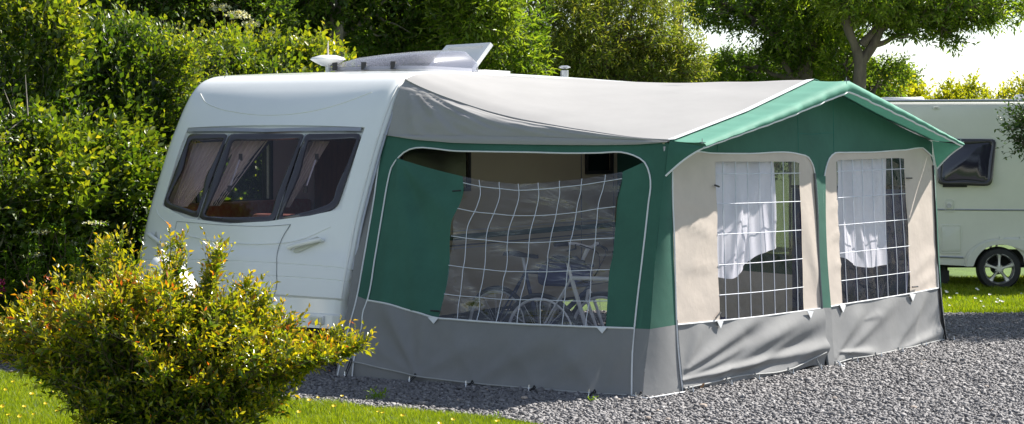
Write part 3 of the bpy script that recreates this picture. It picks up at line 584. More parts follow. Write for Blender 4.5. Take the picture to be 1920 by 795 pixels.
ug, tg = np.linspace(uL, uR, 150), np.linspace(0, 1, 60); UG, TG = np.meshgrid(ug, tg, indexing='ij'); ZG = zbot(UG)*(1-TG)+zTop*TG
SV = frontpt(UG, ZG, DP+.002).reshape(-1, 3); SF = grid_faces(150, 60); cen = proj(SV[SF].mean(1)); okf = np.ones(len(SF), bool)
for pts, rs, _ in wins:
    o1 = np.array(rounded(pts, rs)); c = o1.mean(0); o2 = c+(o1-c)*(1-4/np.linalg.norm(o1-c, axis=1)[:, None]); okf &= ~in_poly(cen, o2)
mk('window_surround', SV, SF[okf], M['van'], CVN, 40)
# rail over the windows
tr = uz([(352., 244.), (500., 245.), (677., 243.)]); q = resample(tr, 30); V = np.r_[frontpt(q[:, 0], q[:, 1]+.018, -.03), frontpt(q[:, 0], q[:, 1]+.018, .002), frontpt(q[:, 0], q[:, 1]-.014, .004), frontpt(q[:, 0], q[:, 1]-.014, -.03)]
mk('window_rail', V, [(k*30+i, k*30+i+1, (k+1)*30+i+1, (k+1)*30+i) for k in range(3) for i in range(29)], M['greytrim'], CVN, 30)
for pts in ([(427.5, 250), (369.5, 410)], [(571, 250), (514.5, 415)]):
    q = resample(uz(pts), 20); MB().tube(frontpt(q[:, 0], q[:, 1], -.018), .006, 6).build('window_divider', M['greytrim'], CVN)
# side skins with window openings (flat plates)
def side_outline():
    pts = PR - PN*RR; keep = np.r_[np.arange(0, 560, 5), 899]; o = pts[keep]; o[:, 1] = np.maximum(o[:, 1], .35)
    o[:, 0] = np.maximum(o[:, 0], .06); return o
so = side_outline(); so = np.r_[so, [[so[-1, 0]+.0, .35]]]
def bool_cut(o, cutters):
    for c in cutters:
        md = o.modifiers.new('cut', 'BOOLEAN'); md.operation = 'DIFFERENCE'; md.object = c; md.solver = 'EXACT'
    bpy.context.view_layer.update(); dg = bpy.context.evaluated_depsgraph_get(); me = bpy.data.meshes.new_from_object(o.evaluated_get(dg)); o.modifiers.clear(); o.data = me
    for c in cutters: bpy.data.objects.remove(c, do_unlink=True)
def box_l(u0, u1, v0, v1, z0, z1):
    mb = MB(); V = np.array([L(u, v, z) for u in (u0, u1) for v in (v0, v1) for z in (z0, z1)]); return mb.add(V, [(0, 1, 3, 2), (4, 6, 7, 5), (0, 4, 5, 1), (2, 3, 7, 6), (0, 2, 6, 4), (1, 5, 7, 3)])
def side_wall(u0, u1, mat, holes):
    n = len(so); V = np.r_[L(np.full(n, u0), so[:, 0], so[:, 1]), L(np.full(n, u1), so[:, 0], so[:, 1])]
    o = mk('side_wall', V, [tuple(range(n))[::-1], tuple(range(n, 2*n))]+[(i, (i+1) % n, n+(i+1) % n, n+i) for i in range(n)], mat, CVN, 0)
    cs = [box_l(-3 if u0 < -1 else -.3, -1.5 if u0 < -1 else .3, *h).build('cutter', mat, CVN, 0) for h in holes]
    bool_cut(o, cs); return o
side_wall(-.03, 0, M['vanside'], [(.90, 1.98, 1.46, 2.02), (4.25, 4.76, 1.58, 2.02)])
side_wall(-WD, -WD+.03, M['van'], [(.95, 2.02, 1.33, 1.86)])
box_l(-WD+.05, -.05, .15, 6.1, .36, .40).build('floor', M['wood'], CVN, 0)
box_l(-WD+.04, -.04, 2.75, 2.79, .4, 2.36).build('bulkhead', M['wood'], CVN, 0)
box_l(-WD+.05, -WD+.75, .45, 2.6, .42, .95).build('bench', M['wood'], CVN, 0); box_l(-.75, -.05, .45, 2.6, .42, .95).build('bench', M['wood'], CVN, 0)
def cushion(u0, u1, v0, v1, z0, z1):
    mb = box_l(u0, u1, v0, v1, z0, z1); o = mb.build('cushion', M['cushion'], CVN, 60); b = o.modifiers.new('b', 'BEVEL'); b.width = .04; b.segments = 3
cushion(-WD+.06, -WD+.2, .5, 2.5, .95, 1.32); cushion(-.2, -.06, .5, 2.5, .95, 1.32); cushion(-1.5, -.7, .75, .9, .95, 1.24)
# far-side window frame, lining strips, drapes
def frame_l(name, u, v0, v1, z0, z1, t, d, mat, parent):
    mb = MB()
    for a in ((v0-t, v1+t, z1, z1+t), (v0-t, v1+t, z0-t, z0), (v0-t, v0, z0, z1), (v1, v1+t, z0, z1)): 
        m_ = box_l(u-d, u+d, a[0], a[1], a[2], a[3]); mb.add(m_.V[0], m_.F)
    return mb.build(name, mat, parent, 0)
fw = frame_l('side_window', -WD+.02, .95, 2.02, 1.33, 1.86, .035, .03, M['black'], CVN)
frame_l('window_bar', -WD+.05, 1.9, 1.93, 1.34, 1.85, .01, .01, M['wframe'], fw)
def drape(name, c0, c1, c2, c3, mat, n=40, m=24, amp=.02, parent=CVN):
    s = np.linspace(0, 1, n)[:, None, None]; t = np.linspace(0, 1, m)[None, :, None]; c0, c1, c2, c3 = [np.array(x) for x in (c0, c1, c2, c3)]
    W = (c0*(1-s)+c1*s)*(1-t)+(c2*(1-s)+c3*s)*t; W = W+(-CV+.3*CU)*(amp*np.sin(s*34))*(1-.5*t); return mk(name, W.reshape(-1, 3), grid_faces(n, m), mat, parent, 80)
def dr(ua, ub, uc, ud, dz=0): return [frontpt(ua, 1.93, -.16), frontpt(ub, 1.93, -.16), frontpt(uc, 1.34, -.14), frontpt(ud, 1.34, -.14)]
drape('curtain', *dr(-2.08, -1.72, -2.08, -1.98), M['curtpink']); drape('curtain', *dr(-1.78, -1.50, -2.0, -1.88), M['curtpink'], amp=.015); drape('curtain', *dr(-1.56, -1.22, -1.62, -1.50), M['curtpink'])
drape('curtain', *dr(-1.25, -1.18, -1.60, -1.52), M['curtdark'], amp=.01)
drape('curtain', *dr(-.86, -.78, -.80, -.76), M['curtpink'], amp=.015); drape('curtain', *dr(-.74, -.58, -.86, -.76), M['curtpink']); drape('curtain', *dr(-.22, -.12, -.22, -.14), M['curtpink'])
drape('curtain', L(-1.05, 2.5, 2.1), L(-.1, 2.1, 2.1), L(-1.05, 2.5, 1.2), L(-.1, 2.1, 1.2), M['curtdark'], n=60)
# near-side windows and door (seen through the awning)
sw = frame_l('side_window', .008, .90, 1.98, 1.46, 2.02, .03, .008, M['black'], CVN); box_l(-.008, -.002, .90, 1.98, 1.46, 2.02).build('pane', M['smoke2'], sw, 0)
dsw = frame_l('door_seam', .003, 4.14, 4.83, .45, 2.1, .008, .003, M['seam'], CVN)
dw = frame_l('door_window', .01, 4.25, 4.76, 1.58, 2.02, .035, .012, M['black'], CVN); box_l(-.01, -.004, 4.25, 4.76, 1.58, 2.02).build('pane', M['smoke2'], dw, 0)
box_l(-.35, -.32, .95, 2.0, 1.3, 2.05).build('inner_blind', M['wood'], CVN, 0)
M['darkgreen'] = pmat('green_side_stripe', (.01, .07, .045), .4)
for z, h, m_ in ((1.0, .05, 'darkgreen'), (.945, .012, 'seam'), (.92, .012, 'greytrim'), (1.075, .012, 'greytrim')):
    box_l(.001, .004, .30, 6.1, z, z+h).build('side_stripe', M[m_], CVN, 0)
M['orange'] = pmat('orange_reflector', (.5, .12, .02), .3)
box_l(.004, .02, 1.28, 1.38, .80, .85).build('side_reflector', M['orange'], CVN)
# awning rail along the near edge
rp = resample((PR-PN*(RR*.55))[np.r_[np.arange(60, 560, 8), np.arange(560, 900, 20)]], 120); rp = rp[rp[:, 1] > .5]
MB().tube(L(np.full(len(rp), .008), rp[:, 0], rp[:, 1]), .012, 8).build('awning_rail', M['greytrim'], CVN)
rp2 = resample((PR-PN*(RR*.18))[np.r_[np.arange(30, 560, 8), np.arange(560, 900, 20)]], 120); MB().tube(L(np.full(len(rp2), -.035), rp2[:, 0], rp2[:, 1]), .009, 8).build('body_trim', M['whiteplastic'], CVN)
# raised crescent moulding on the forehead, seams, locker lid, handles, marker light
def fline(name, px, r, off, mat, n=50): 
    q = resample(uz(resample(px, n, True)), n); return MB().tube(frontpt(q[:, 0], q[:, 1], off), r, 6).build(name, mat, CVN)
fline('forehead_crease', [(376, 176), (384, 190), (410, 203), (441, 210), (480, 215), (530, 215), (576, 210), (640, 194), (697, 173)], .0055, .0, M['whiteplastic'], 60)
fline('locker_seam', [(545, 421), (530, 445), (521, 470), (519, 510), (518, 540), (514, 552), (508, 556), (480, 558)], .0028, .002, M['seam'])
fline('locker_seam', [(332, 415), (326, 440), (325, 470)], .0022, .002, M['greytrim']); fline('locker_seam', [(332, 415), (380, 419), (440, 423), (500, 424), (545, 421)], .0022, .002, M['greytrim'])
fline('body_crease', [(293, 392), (296, 402), (310, 415), (330, 432), (380, 448), (440, 456), (500, 457), (560, 450), (620, 425)], .004, -.002, M['van'])
M['recess'] = pmat('moulded_recess_paint', (.52, .53, .46), .4, .04, 5)
def handle(x0, y0, x1, y1):
    q = uz([(x0, y0), (x1, y1)]); a, b = frontpt(q[:, 0], q[:, 1], .03); nrm = -CV*.95+np.array([0, 0, .3]); 
    d = (b-a)/np.linalg.norm(b-a); up = np.array([0, 0, 1.])
    hd = MB().tube([a-nrm*.03, a+nrm*.012, a*.8+b*.2+nrm*.02, a*.2+b*.8+nrm*.02, b+nrm*.012, b-nrm*.03], [.014, .018, .019, .019, .018, .014], 10).build('grab_handle', M['whiteplastic'], CVN)
    qs = resample(uz([(x0+4, y0+6), (x0+10, y0-8), (x1-10, y1-9), (x1-2, y1-2), (x1-10, y1+5), (x0+10, y0+8), (x0+4, y0+6)]), 24)[:-1]
    c = qs.mean(0); V = np.r_[frontpt(qs[:, 0], qs[:, 1], .002), frontpt(c[0]+(qs[:, 0]-c[0])*.9, c[1]+(qs[:, 1]-c[1])*.9, -.0005+.004)]
    mk('handle_recess', V, [(i, (i+1) % 23, 23+(i+1) % 23, 23+i) for i in range(23)]+[tuple(range(23, 46))], M['recess'], hd, 30)
handle(546, 467, 606, 452); handle(283, 441, 305, 457)
q = uz([(594., 600.)])[0]; c = frontpt(q[0], q[1], .0)
o = MB().box((0, 0, 0), (.14, .03, .075)).build('marker_light', M['whiteplastic'], CVN, local=True); o.location = MW[CVN.name].inverted() @ Vector(c); b = o.modifiers.new('b', 'BEVEL'); b.width = .01; b.segments = 2
l_ = MB().box((-.01, -.016, 0), (.075, .012, .045)).build('lens', M['lens'], o, local=True); MB().box((.048, -.016, 0), (.028, .012, .045)).build('lens', M['lens'], o, local=True)
# underside, chassis, wheel, corner steady, hitch
box_l(-WD+.1, -.12, .12, 6.1, .30, .352).build('chassis', M['black'], CVN, 0)
box_l(-WD+.02, -.02, 6.1, 6.2, .36, 2.35).build('rear_wall', M['vanside'], CVN, 0)
MB().tube([L(-.45, .45, .31), L(-.30, .25, .02)], .022, 8).box(L(-.30, .25, .012), (.14, .14, .02)).build('corner_steady', M['steel'], CVN)
MB().tube([L(-1.75, .45, .31), L(-1.9, .25, .02)], .022, 8).box(L(-1.9, .25, .012), (.14, .14, .02)).build('corner_steady', M['steel'], CVN)
def wheel_parts(c, ax, r, w, parent, spokes=5):
    t = MB().lathe(np.asarray(c)-np.asarray(ax)*w/2, [(r*.66, 0), (r*.9, -.0), (r*.98, w*.12), (r, w*.3), (r, w*.7), (r*.98, w*.88), (r*.9, w), (r*.66, w)], ax, 40, False).build('tyre', M['black'], parent)
    rim = MB().lathe(np.asarray(c)-np.asarray(ax)*w/2, [(r*.62, w*.15), (r*.66, 0), (r*.695, 0), (r*.70, w*.2), (r*.66, w*.25), (r*.62, w*.3)], ax, 40, False)
    rim.lathe(np.asarray(c)-np.asarray(ax)*w*.5, [(.0, -.0), (r*.12, 0), (r*.15, w*.1), (r*.15, w*.5)], ax, 20)
    rim.lathe(np.asarray(c)+np.asarray(ax)*w*.1, [(0, 0), (r*.66, 0)], ax, 24, False) if 0 else None
    A = np.cross(ax, [0, 0, 1.]); A /= np.linalg.norm(A); Z = np.array([0, 0, 1.])
    for k in range(spokes):
        a = PI/2+k*2*PI/spokes; d = math.cos(a)*A+math.sin(a)*Z; s = np.cross(ax, d); V = []
        for rr_, hw, dep in ((.08, .09, .02), (.3, .065, .04), (.5, .085, .05), (.67, .15, .03)):
            for sg, dd in ((-1, dep+.12), (-.55, dep), (.55, dep), (1, dep+.12)): V.append(np.asarray(c)-np.asarray(ax)*(w*.5)+np.asarray(ax)*dd*r*.6+d*rr_*r+s*sg*hw*r)
        rim.add(V, [(i*4+j, i*4+j+1, i*4+j+5, i*4+j+4) for i in range(3) for j in range(3)])
    rim.build('rim', M['alloy'], parent)
wb = MB().lathe(L(-.25, 3.6, .30), [(.05, 0), (.05, .1)], -CU, 12).build('axle', M['black'], CVN)
for v_ in (3.6,):
    w_ = MB().lathe(L(-.12, v_, .30), [(.0, -.0), (.06, 0), (.06, .1)], -CU, 16).build('wheel', M['steel'], CVN); wheel_parts(L(-.15, v_, .30), CU*-1, .30, .18, w_)
HT = MB().tube([L(-1.1, .05, .45), L(-1.1, -.75, .45)], [.05, .035], 8).tube([L(-.6, .2, .35), L(-1.1, -.5, .43)], .03, 8).tube([L(-1.6, .2, .35), L(-1.1, -.5, .43)], .03, 8).build('drawbar', M['steel'], CVN)
MB().tube([L(-1.02, -.6, .75), L(-1.02, -.6, .14)], .022, 10).lathe(L(-1.06, -.6, .11), [(.05, 0), (.1, .0), (.105, .03), (.1, .06), (.05, .06)], CU, 20).build('jockey_wheel', M['steel'], CVN)
# white hitch cover, a hood over the coupling
c = at(333, 520, 15.75); prf = []
th = np.linspace(0, 2*PI, 28, endpoint=False); V = []
for k, (w, h_, dz) in enumerate([(.20, .13, -.28), (.20, .135, -.12), (.19, .13, .0), (.15, .11, .07), (.08, .06, .12), (.0, .0, .14)]):
    for a in th:
        du, dv = w*math.copysign(abs(math.cos(a))**.7, math.cos(a)), h_*math.copysign(abs(math.sin(a))**.7, math.sin(a)); V.append(c+CU*(du*1.0-.05*k*.3)+CV*dv*1.2+np.array([0, 0, dz-du*.55]))
hc = mk('hitch_cover', np.array(V)-c, [(k*28+i, k*28+(i+1) % 28, (k+1)*28+(i+1) % 28, (k+1)*28+i) for k in range(5) for i in range(28)], M['whiteplastic'], None, 60); hc.location = c
tag(hc, 'white fabric hood over the caravan hitch, half hidden behind the flowering bush', 'hitch cover')
# roof fittings
ZR = 2.51
RL = MB()
uc, vc, a, b_ = -.93, 2.36, .54, .54
def dome_ring(s, z, inset): return [L(uc+x*(a-inset), vc+y*(b_-inset), z) for x, y in s]
sq = [(math.copysign(abs(math.cos(t))**.35, math.cos(t)), math.copysign(abs(math.sin(t))**.35, math.sin(t))) for t in np.linspace(0, 2*PI, 40, endpoint=False)]
V = np.array(dome_ring(sq, ZR-.02, .02)+dome_ring(sq, ZR+.05, .02)+dome_ring(sq, ZR+.05, .06)); rl = mk('rooflight', V, [(k*40+i, k*40+(i+1) % 40, (k+1)*40+(i+1) % 40, (k+1)*40+i) for k in range(2) for i in range(40)], M['whiteplastic'], CVN)
tilt = lambda P: P+np.outer((P-P0-vc*CV)@CU*0+((P-P0)@CV-vc+b_)*.075+((P-P0)@CU-uc+a)*.06-.045, [0, 0, 1.])*np.clip((P[:, 2]-ZR-.03)/.08, 0, 1)[:, None]
V = tilt(np.array(dome_ring(sq, ZR+.02, -.03)+dome_ring(sq, ZR+.065, -.02)+dome_ring(sq, ZR+.125, .07)+dome_ring(sq, ZR+.155, .2)+dome_ring(sq, ZR+.165, .38)+[L(uc, vc, ZR+.167)]))
mk('dome', V, [(k*40+i, k*40+(i+1) % 40, (k+1)*40+(i+1) % 40, (k+1)*40+i) for k in range(4) for i in range(40)]+[(160+i, 160+(i+1) % 40, 200) for i in range(40)], M['clearplastic'], rl)
for k in (-.4, -.08, .24): MB().box(L(uc+k, vc-b_-.01, ZR+.055), (.045, .045, .07)).build('rooflight_latch', M['black'], rl)
MB().box((0, 0, 0), (.05, .9, .02)).build('x', M['whiteplastic'])if 0 else None
# open roof vent with its lid tipped up
vt = box_l(-1.0, -.5, 3.1, 3.6, ZR-.03, ZR+.05).build('roof_vent', M['whiteplastic'], CVN, 20)
LC = [at(842, 90, 19.75), at(925, 85, 19.35), at(888, 136, 19.3), at(800, 138, 19.7)]; LC = np.array(LC); nn = np.cross(LC[1]-LC[0], LC[3]-LC[0]); nn /= np.linalg.norm(nn)
if nn[1] < 0: nn = -nn
cl = LC.mean(0); I_ = cl+(LC-cl)*.80; V = np.r_[LC, LC-nn*.045, I_-nn*.045, I_+nn*-.012]
mk('vent_lid', V, [(0, 1, 2, 3)]+[(i, (i+1) % 4, 4+(i+1) % 4, 4+i) for i in range(4)]+[(4+i, 4+(i+1) % 4, 8+(i+1) % 4, 8+i) for i in range(4)]+[(8+i, 8+(i+1) % 4, 12+(i+1) % 4, 12+i) for i in range(4)]+[(12, 13, 14, 15)], M['whiteplastic'], vt, 20)
ac = at(615, 114, 18.75); ae = MB().lathe(ac, [(.0, -.055), (.06, -.045), (.13, -.01), (.165, .012), (.15, .028), (.08, .05), (.0, .055)], n=32).tube([ac, ac*[1, 1, 0]+[0, 0, ZR-.03]], .025, 10).build('tv_aerial', M['whiteplastic'], CVN)
MB().tube([ac+[0, 0, .04], ac+[0, 0, .17]], [.010, .005], 8).build('aerial_spike', M['curtpink'], ae)
fc_ = L(-.32, 4.38, 0); MB().lathe(fc_+[0, 0, ZR-.03], [(.04, 0), (.04, .105), (.035, .11)], n=18).lathe(fc_+[0, 0, ZR+.095], [(.02, 0), (.058, .01), (.058, .02), (.03, .03)], n=18).build('flue', M['greytrim'], CVN)
e0 = at(420, 143, 18.4); MB().tube([e0-[0, 0, .03], at(426, 130, 18.4)], [.004, .002], 6).build('whip_aerial', M['seam'], CVN)
# ------------------------------------------------------------------ bicycles
def bicycle(name, label, loc, rz, frame_mat, lean=0.0):
    root = empty(name, (0, 0, 0), 0, label, 'bicycle', 'bicycles inside the awning'); R = .335
    def T(p): return [np.array([x, y, z], float) for x, y, z in p]
    fw_, rw = (.54, 0, R), (-.52, 0, R); bb = (-.08, 0, .29); hs = (.36, 0, .80); hb = (.40, 0, .68); st = (-.24, 0, .80)
    m = MB()
    for p, r in (((hs, hb), .022), ((hb, bb), .021), ((hs, st), .017), ((bb, st), .017)): m.tube(T(p), r, 10)
    for s in (-.05, .05):
        m.tube(T((bb, (rw[0], s, rw[2]))), .009, 6).tube(T((st, (rw[0], s, rw[2]))), .008, 6)
    m.build('frame', frame_mat, root, local=True)
    f = MB()
    for s in (-.05, .05): f.tube(T((hb, (.42, s, .60), (fw_[0], s, fw_[2]))), [.016, .014, .010], 8)
    f.build('fork', M['chromebike'], root, local=True)
    MB().tube(T((hs, (.335, 0, .92), (.39, 0, 1.02))), [.016, .016, .018], 10).build('stem', M['chromebike'], root, local=True)
    h = MB().tube(resample(T(((.28, -.30, 1.04), (.36, -.16, 1.05), (.40, 0, 1.02), (.36, .16, 1.05), (.28, .30, 1.04))), 20, True), .013, 8).build('handlebar', M['chromebike'], root, local=True)
    for s in (-1, 1):
        MB().tube(T(((.33, s*.21, 1.047), (.27, s*.31, 1.04))), .019, 10).build('grip', M['black'], h, local=True)
        MB().tube(T(((.38, s*.17, 1.04), (.42, s*.22, 1.01), (.38, s*.29, .99))), .007, 6).build('brake_lever', M['black'], h, local=True)
        a = T(((.40, s*.14, 1.04), (.52, s*.06, .98), (.50, 0, .86), (.42, 0, .74))); MB().tube(resample(a, 14, True), .004, 5).build('brake_cable', M['black'], h, local=True)
    MB().tube(T((st, (-.27, 0, .92))), .014, 8).build('seat_post', M['chromebike'], root, local=True)
    V = []
    for x, w, z in ((-.42, .085, .955), (-.36, .09, .965), (-.28, .06, .95), (-.18, .03, .945), (-.12, .018, .94)): V += [[x, -w, z-.03], [x, -w*.7, z], [x, w*.7, z], [x, w, z-.03]]
    mk('saddle', V, [(i*4+j, i*4+j+1, i*4+j+5, i*4+j+4) for i in range(4) for j in range(3)]+[(i*4, i*4+4, i*4+7, i*4+3) for i in range(4)], M['black'], root, local=True)
    c = MB().lathe(np.array([bb[0], -.03, bb[2]]), [(.03, 0), (.09, 0), (.09, .006), (.03, .006)], (0, -1, 0), 28).tube(T(((bb[0], -.05, bb[2]), (bb[0]+.12, -.07, bb[2]-.12))), .010, 6).tube(T(((bb[0], .05, bb[2]), (bb[0]-.12, .07, bb[2]+.12))), .010, 6)
    ck = c.build('crank', M['chromebike'], root, local=True)
    for s in (-1, 1): MB().box((bb[0]-s*.12, s*.12, bb[2]+s*.12), (.09, .08, .02)).build('pedal', M['black'], ck, local=True)
    for wc in (fw_, rw):
        w = MB(); w.lathe(np.array([wc[0], -.03, wc[2]]), [(.0, 0), (.02, 0), (.02, .06), (0, .06)], (0, 1, 0), 12)
        for k in range(28):
            a0 = k*2*PI/28; a1 = a0+.35*(-1)**k; w.tube(T(((wc[0]+.018*math.cos(a0), .02*(-1)**(k//2), wc[2]+.018*math.sin(a0)), (wc[0]+(R-.04)*math.cos(a1), 0, wc[2]+(R-.04)*math.sin(a1)))), .0014, 4, False)
        wo = w.build('wheel', M['chromebike'], root, local=True); th_ = np.linspace(0, 2*PI, 48, endpoint=False)
        for nm, rad, tr_, mt in (('tyre', R-.02, .021, M['black']), ('rim', R-.045, .013, M['chromebike'])): MB().tube([[wc[0]+rad*math.cos(t), 0, wc[2]+rad*math.sin(t)] for t in th_], tr_, 8, closed=True).build(nm, mt, wo, local=True)
    root.location = [float(x) for x in loc]; root.rotation_euler = (lean, 0, rz); return root
M['bikesilver'] = pmat('silver_bike_paint', (.72, .74, .78), .35, .05, 8, metal=.05)
M['chromebike'] = pmat('polished_alloy', (.85, .86, .9), .3, .05, 8, metal=.1); M['bikeblue'] = pmat('navy_bike_paint', (.03, .04, .12), .3, .05, 8)
bicycle('bicycle', 'silver bicycle with bare chrome stem, nearest the clear side window of the awning', L(2.05, .62, .0), -PI/6+.05, M['bikesilver'], .05)
bicycle('bicycle', 'dark blue bicycle with black raised grips, behind the silver bicycle in the awning', L(1.35, 1.0, .0), -PI/6-.12, M['bikeblue'], -.04)
# bag on the rear bicycle, storage crate, camping cupboard, chair
bg = empty('bicycle_bag', L(1.55, .95, .78), -PI/6, 'navy padded bag slung on the dark blue bicycle below its handlebar', 'bag')
o = MB().box((0, 0, 0), (.44, .20, .16)).build('bag_body', M['navy'], bg, local=True); b = o.modifiers.new('b', 'BEVEL'); b.width = .05; b.segments = 3
o = MB().box((0, -.0, .088), (.42, .21, .02)).build('bag_flap', M['navy'], bg, local=True); MB().tube([[-.2, 0, .08], [-.1, 0, .16], [.1, 0, .16], [.2, 0, .08]], .01, 6).build('bag_strap', M['black'], bg, local=True)
cr = empty('storage_crate', L(.75, .75, 0), -PI/6, 'black plastic storage crate standing inside the awning left of the bicycles', 'crate')
mb = MB()
for z in (.04, .16, .28): mb.box((0, -.19, z), (.5, .02, .06)).box((0, .19, z), (.5, .02, .06)).box((-.24, 0, z), (.02, .36, .06)).box((.24, 0, z), (.02, .36, .06))
for x in (-.24, .24):
    for y in (-.19, .19): mb.box((x, y, .17), (.03, .03, .34))
mb.box((0, 0, .012), (.46, .36, .02)); mb.build('crate_body', M['black'], cr, local=True); MB().box((0, 0, .35), (.54, .42, .025)).build('lid', M['black'], cr, local=True)
cu_ = empty('camping_cupboard', L(2.66, 4.66, 0), -PI/6, 'navy fabric camping cupboard standing behind the right front awning window', 'cupboard')
n = 30; s = np.linspace(0, 1, n); G_ = np.zeros((n, n, 3)); G_[..., 0] = (s[:, None]-.5)*1.12; G_[..., 2] = .05+s[None, :]*1.38; G_[..., 1] = -.20+.02*np.sin(s[:, None]*17)*np.cos(s[None, :]*6)
mk('front_cover', G_.reshape(-1, 3), grid_faces(n, n), M['navy'], cu_, local=True); MB().box((0, 0, .74), (1.10, .34, 1.36)).build('cupboard_body', M['navy'], cu_, 20, local=True); MB().box((0, 0, 1.445), (1.16, .42, .025)).build('top', M['black'], cu_, local=True)
for x in (-.52, .52):
    for y in (-.15, .15): MB().tube([[x, y, 0], [x, y, .1]], .014, 8).build('leg', M['steel'], cu_, local=True)
ch = empty('camping_chair', L(2.35, 1.75, 0), -PI/6+2.6, 'folding camping chair with dark seat inside the awning, behind the left front window', 'chair')
MB().tube([[-.25, -.22, 0], [.22, -.22, .42], [.30, -.22, .88]], .011, 8).tube([[.25, -.22, 0], [-.24, -.22, .42]], .011, 8).build('side_frame', M['steel'], ch, local=True); MB().tube([[-.25, .22, 0], [.22, .22, .42], [.30, .22, .88]], .011, 8).tube([[.25, .22, 0], [-.24, .22, .42]], .011, 8).build('side_frame', M['steel'], ch, local=True)
MB().box((-.01, 0, .41), (.46, .44, .02)).build('seat', M['navy'], ch, local=True); MB().box((.265, 0, .70), (.02, .44, .34)).build('backrest', M['navy'], ch, local=True)
q_ = np.array([L(.1, -.12, .03), L(2.75, -.10, .03), L(2.85, .3, .03), L(3.15, 2.3, .03), L(3.3, 4.8, .03), L(.1, 4.8, .03)]); gsh = mk('groundsheet', np.r_[q_-q_.mean(0), q_-q_.mean(0)+[0, 0, .004]], [(0, 1, 2, 3, 4, 5)[::-1], tuple(range(6, 12))]+[(i, (i+1) % 6, 6+(i+1) % 6, 6+i) for i in range(6)], M['navy'], None, 0); gsh.location = q_.mean(0); tag(gsh, 'dark blue groundsheet spread on the gravel inside the awning, under the bicycles', 'groundsheet')
# ------------------------------------------------------------------ second caravan
C2 = empty('caravan', at(1900, 260, 25.5)*[1, 1, 0], math.atan2(-.35, 4.0), 'cream caravan seen from the side with one dark window and alloy wheel on the grass', 'caravan')
def K(px, py, d=0.0):
    """point on the near side skin of the far caravan"""
    m = -.35/4.0; X0, Y0 = at(1900, 260, 25.5)[:2]; k = (px-960)/F; Y = (Y0-m*X0)/(1-m*k); nrm = np.array([m, -1, 0]); nrm = nrm/np.linalg.norm(nrm); return np.array([k*Y, Y, CH-(py-HZ)/F*Y])+nrm*d
def k_uz(pts, d=0): return np.array([K(x, y, d) for x, y in pts])
AX2 = np.array([1, -.0875, 0]); AX2 /= np.linalg.norm(AX2); BK = np.array([.0875, 1, 0]); BK /= np.linalg.norm(BK)
zt = K(1800, 190)[2]; xs0, xs1 = K(1500, 260), K(2330, 260)
# side skin with a wheel arch opening
arch = [(1826, 497), (1828, 487), (1835, 474), (1848, 464), (1866, 458), (1884, 458), (1900, 463), (1912, 472), (1919, 482), (1921, 497)]
bot = [(1700, 500), (1760, 496), (1800, 498), (1818, 499)]+arch+[(1935, 482), (2330, 484)]
botc = resample(bot, 160); V = []; rowsz = 16
B3 = np.array([K(x, y) for x, y in botc]); B3 = np.r_[[[*(xs0[:2]), B3[0, 2]]], B3]
T3 = B3.copy(); T3[:, 2] = zt-.10
q = np.linspace(0, 1, rowsz)[None, :, None]; W = B3[:, None]*(1-q)+T3[:, None]*q
for a in (.3, .6, .9, 1.2, 1.5708): W = np.concatenate([W, (T3+np.outer(np.ones(len(T3)), BK)*(.10*(1-math.cos(a)))+np.array([0, 0, .10*math.sin(a)]))[:, None]], 1)
W = np.concatenate([W, (W[:, -1]+BK*2.0)[:, None], (W[:, -1]*[1, 1, 0]+BK*2.1+[0, 0, .45])[:, None]], 1)
mk('body', W.reshape(-1, 3), grid_faces(W.shape[0], W.shape[1]), M['cream'], C2, 35)
for xx in (xs0, xs1):
    a = xx*[1, 1, 0]; MB().add([a+[0, 0, .4], a+BK*2.15+[0, 0, .4], a+BK*2.15+[0, 0, zt-.02], a+[0, 0, zt-.02]], [(0, 1, 2, 3)]).build('end_wall', M['cream'], C2, 0)
MB().tube([K(1500, 190, .006), K(2330, 187, .006)], .018, 8).build('roof_rail', M['greytrim'], C2)
mb = MB(); mb.tube([K(1500, 391, .002), K(2330, 397, .002)], .011, 6).build('side_stripe', M['greytrim'], C2)
MB().tube([K(1755, 481, .006), K(1806, 483, .006)], .013, 6).build('sill_trim', M['greytrim'], C2)
# window: rounded trapezoid, hinged slightly open at the bottom
wo_ = np.array(rounded([(1760, 260), (1868, 261), (1858, 349), (1756, 346)], [8, 8, 12, 10])); wo_ = resample(np.r_[wo_, wo_[:1]], 65)[:-1]; cw_ = wo_.mean(0)
def dd_(p): return .02+.06*(p[1]-260)/88
def rg(k, o): return np.array([K(*(cw_+(p-cw_)*(1-k/np.linalg.norm(p-cw_))), dd_(p)+o) for p in wo_])
V = np.r_[rg(0, -.018), rg(0, 0), rg(3, .012), rg(8, .012), rg(10, .002)]; w2 = mk('side_window', V, [(k*64+i, k*64+(i+1) % 64, (k+1)*64+(i+1) % 64, (k+1)*64+i) for k in range(4) for i in range(64)]+[tuple(range(64))[::-1]], M['wframe'], C2, 50)
M['darkpane'] = pmat('dark_window_pane', (.02, .018, .035), .12, .2, 3, coat=.5)
mk('pane', np.r_[rg(10, .002), rg(13, .007)], [(i, (i+1) % 64, 64+(i+1) % 64, 64+i) for i in range(64)]+[tuple(range(64, 128))], M['darkpane'], w2, 60)
MB().box(K(1790, 348, .02), (.3, .03, .04)).build('window_stay', M['black'], w2)
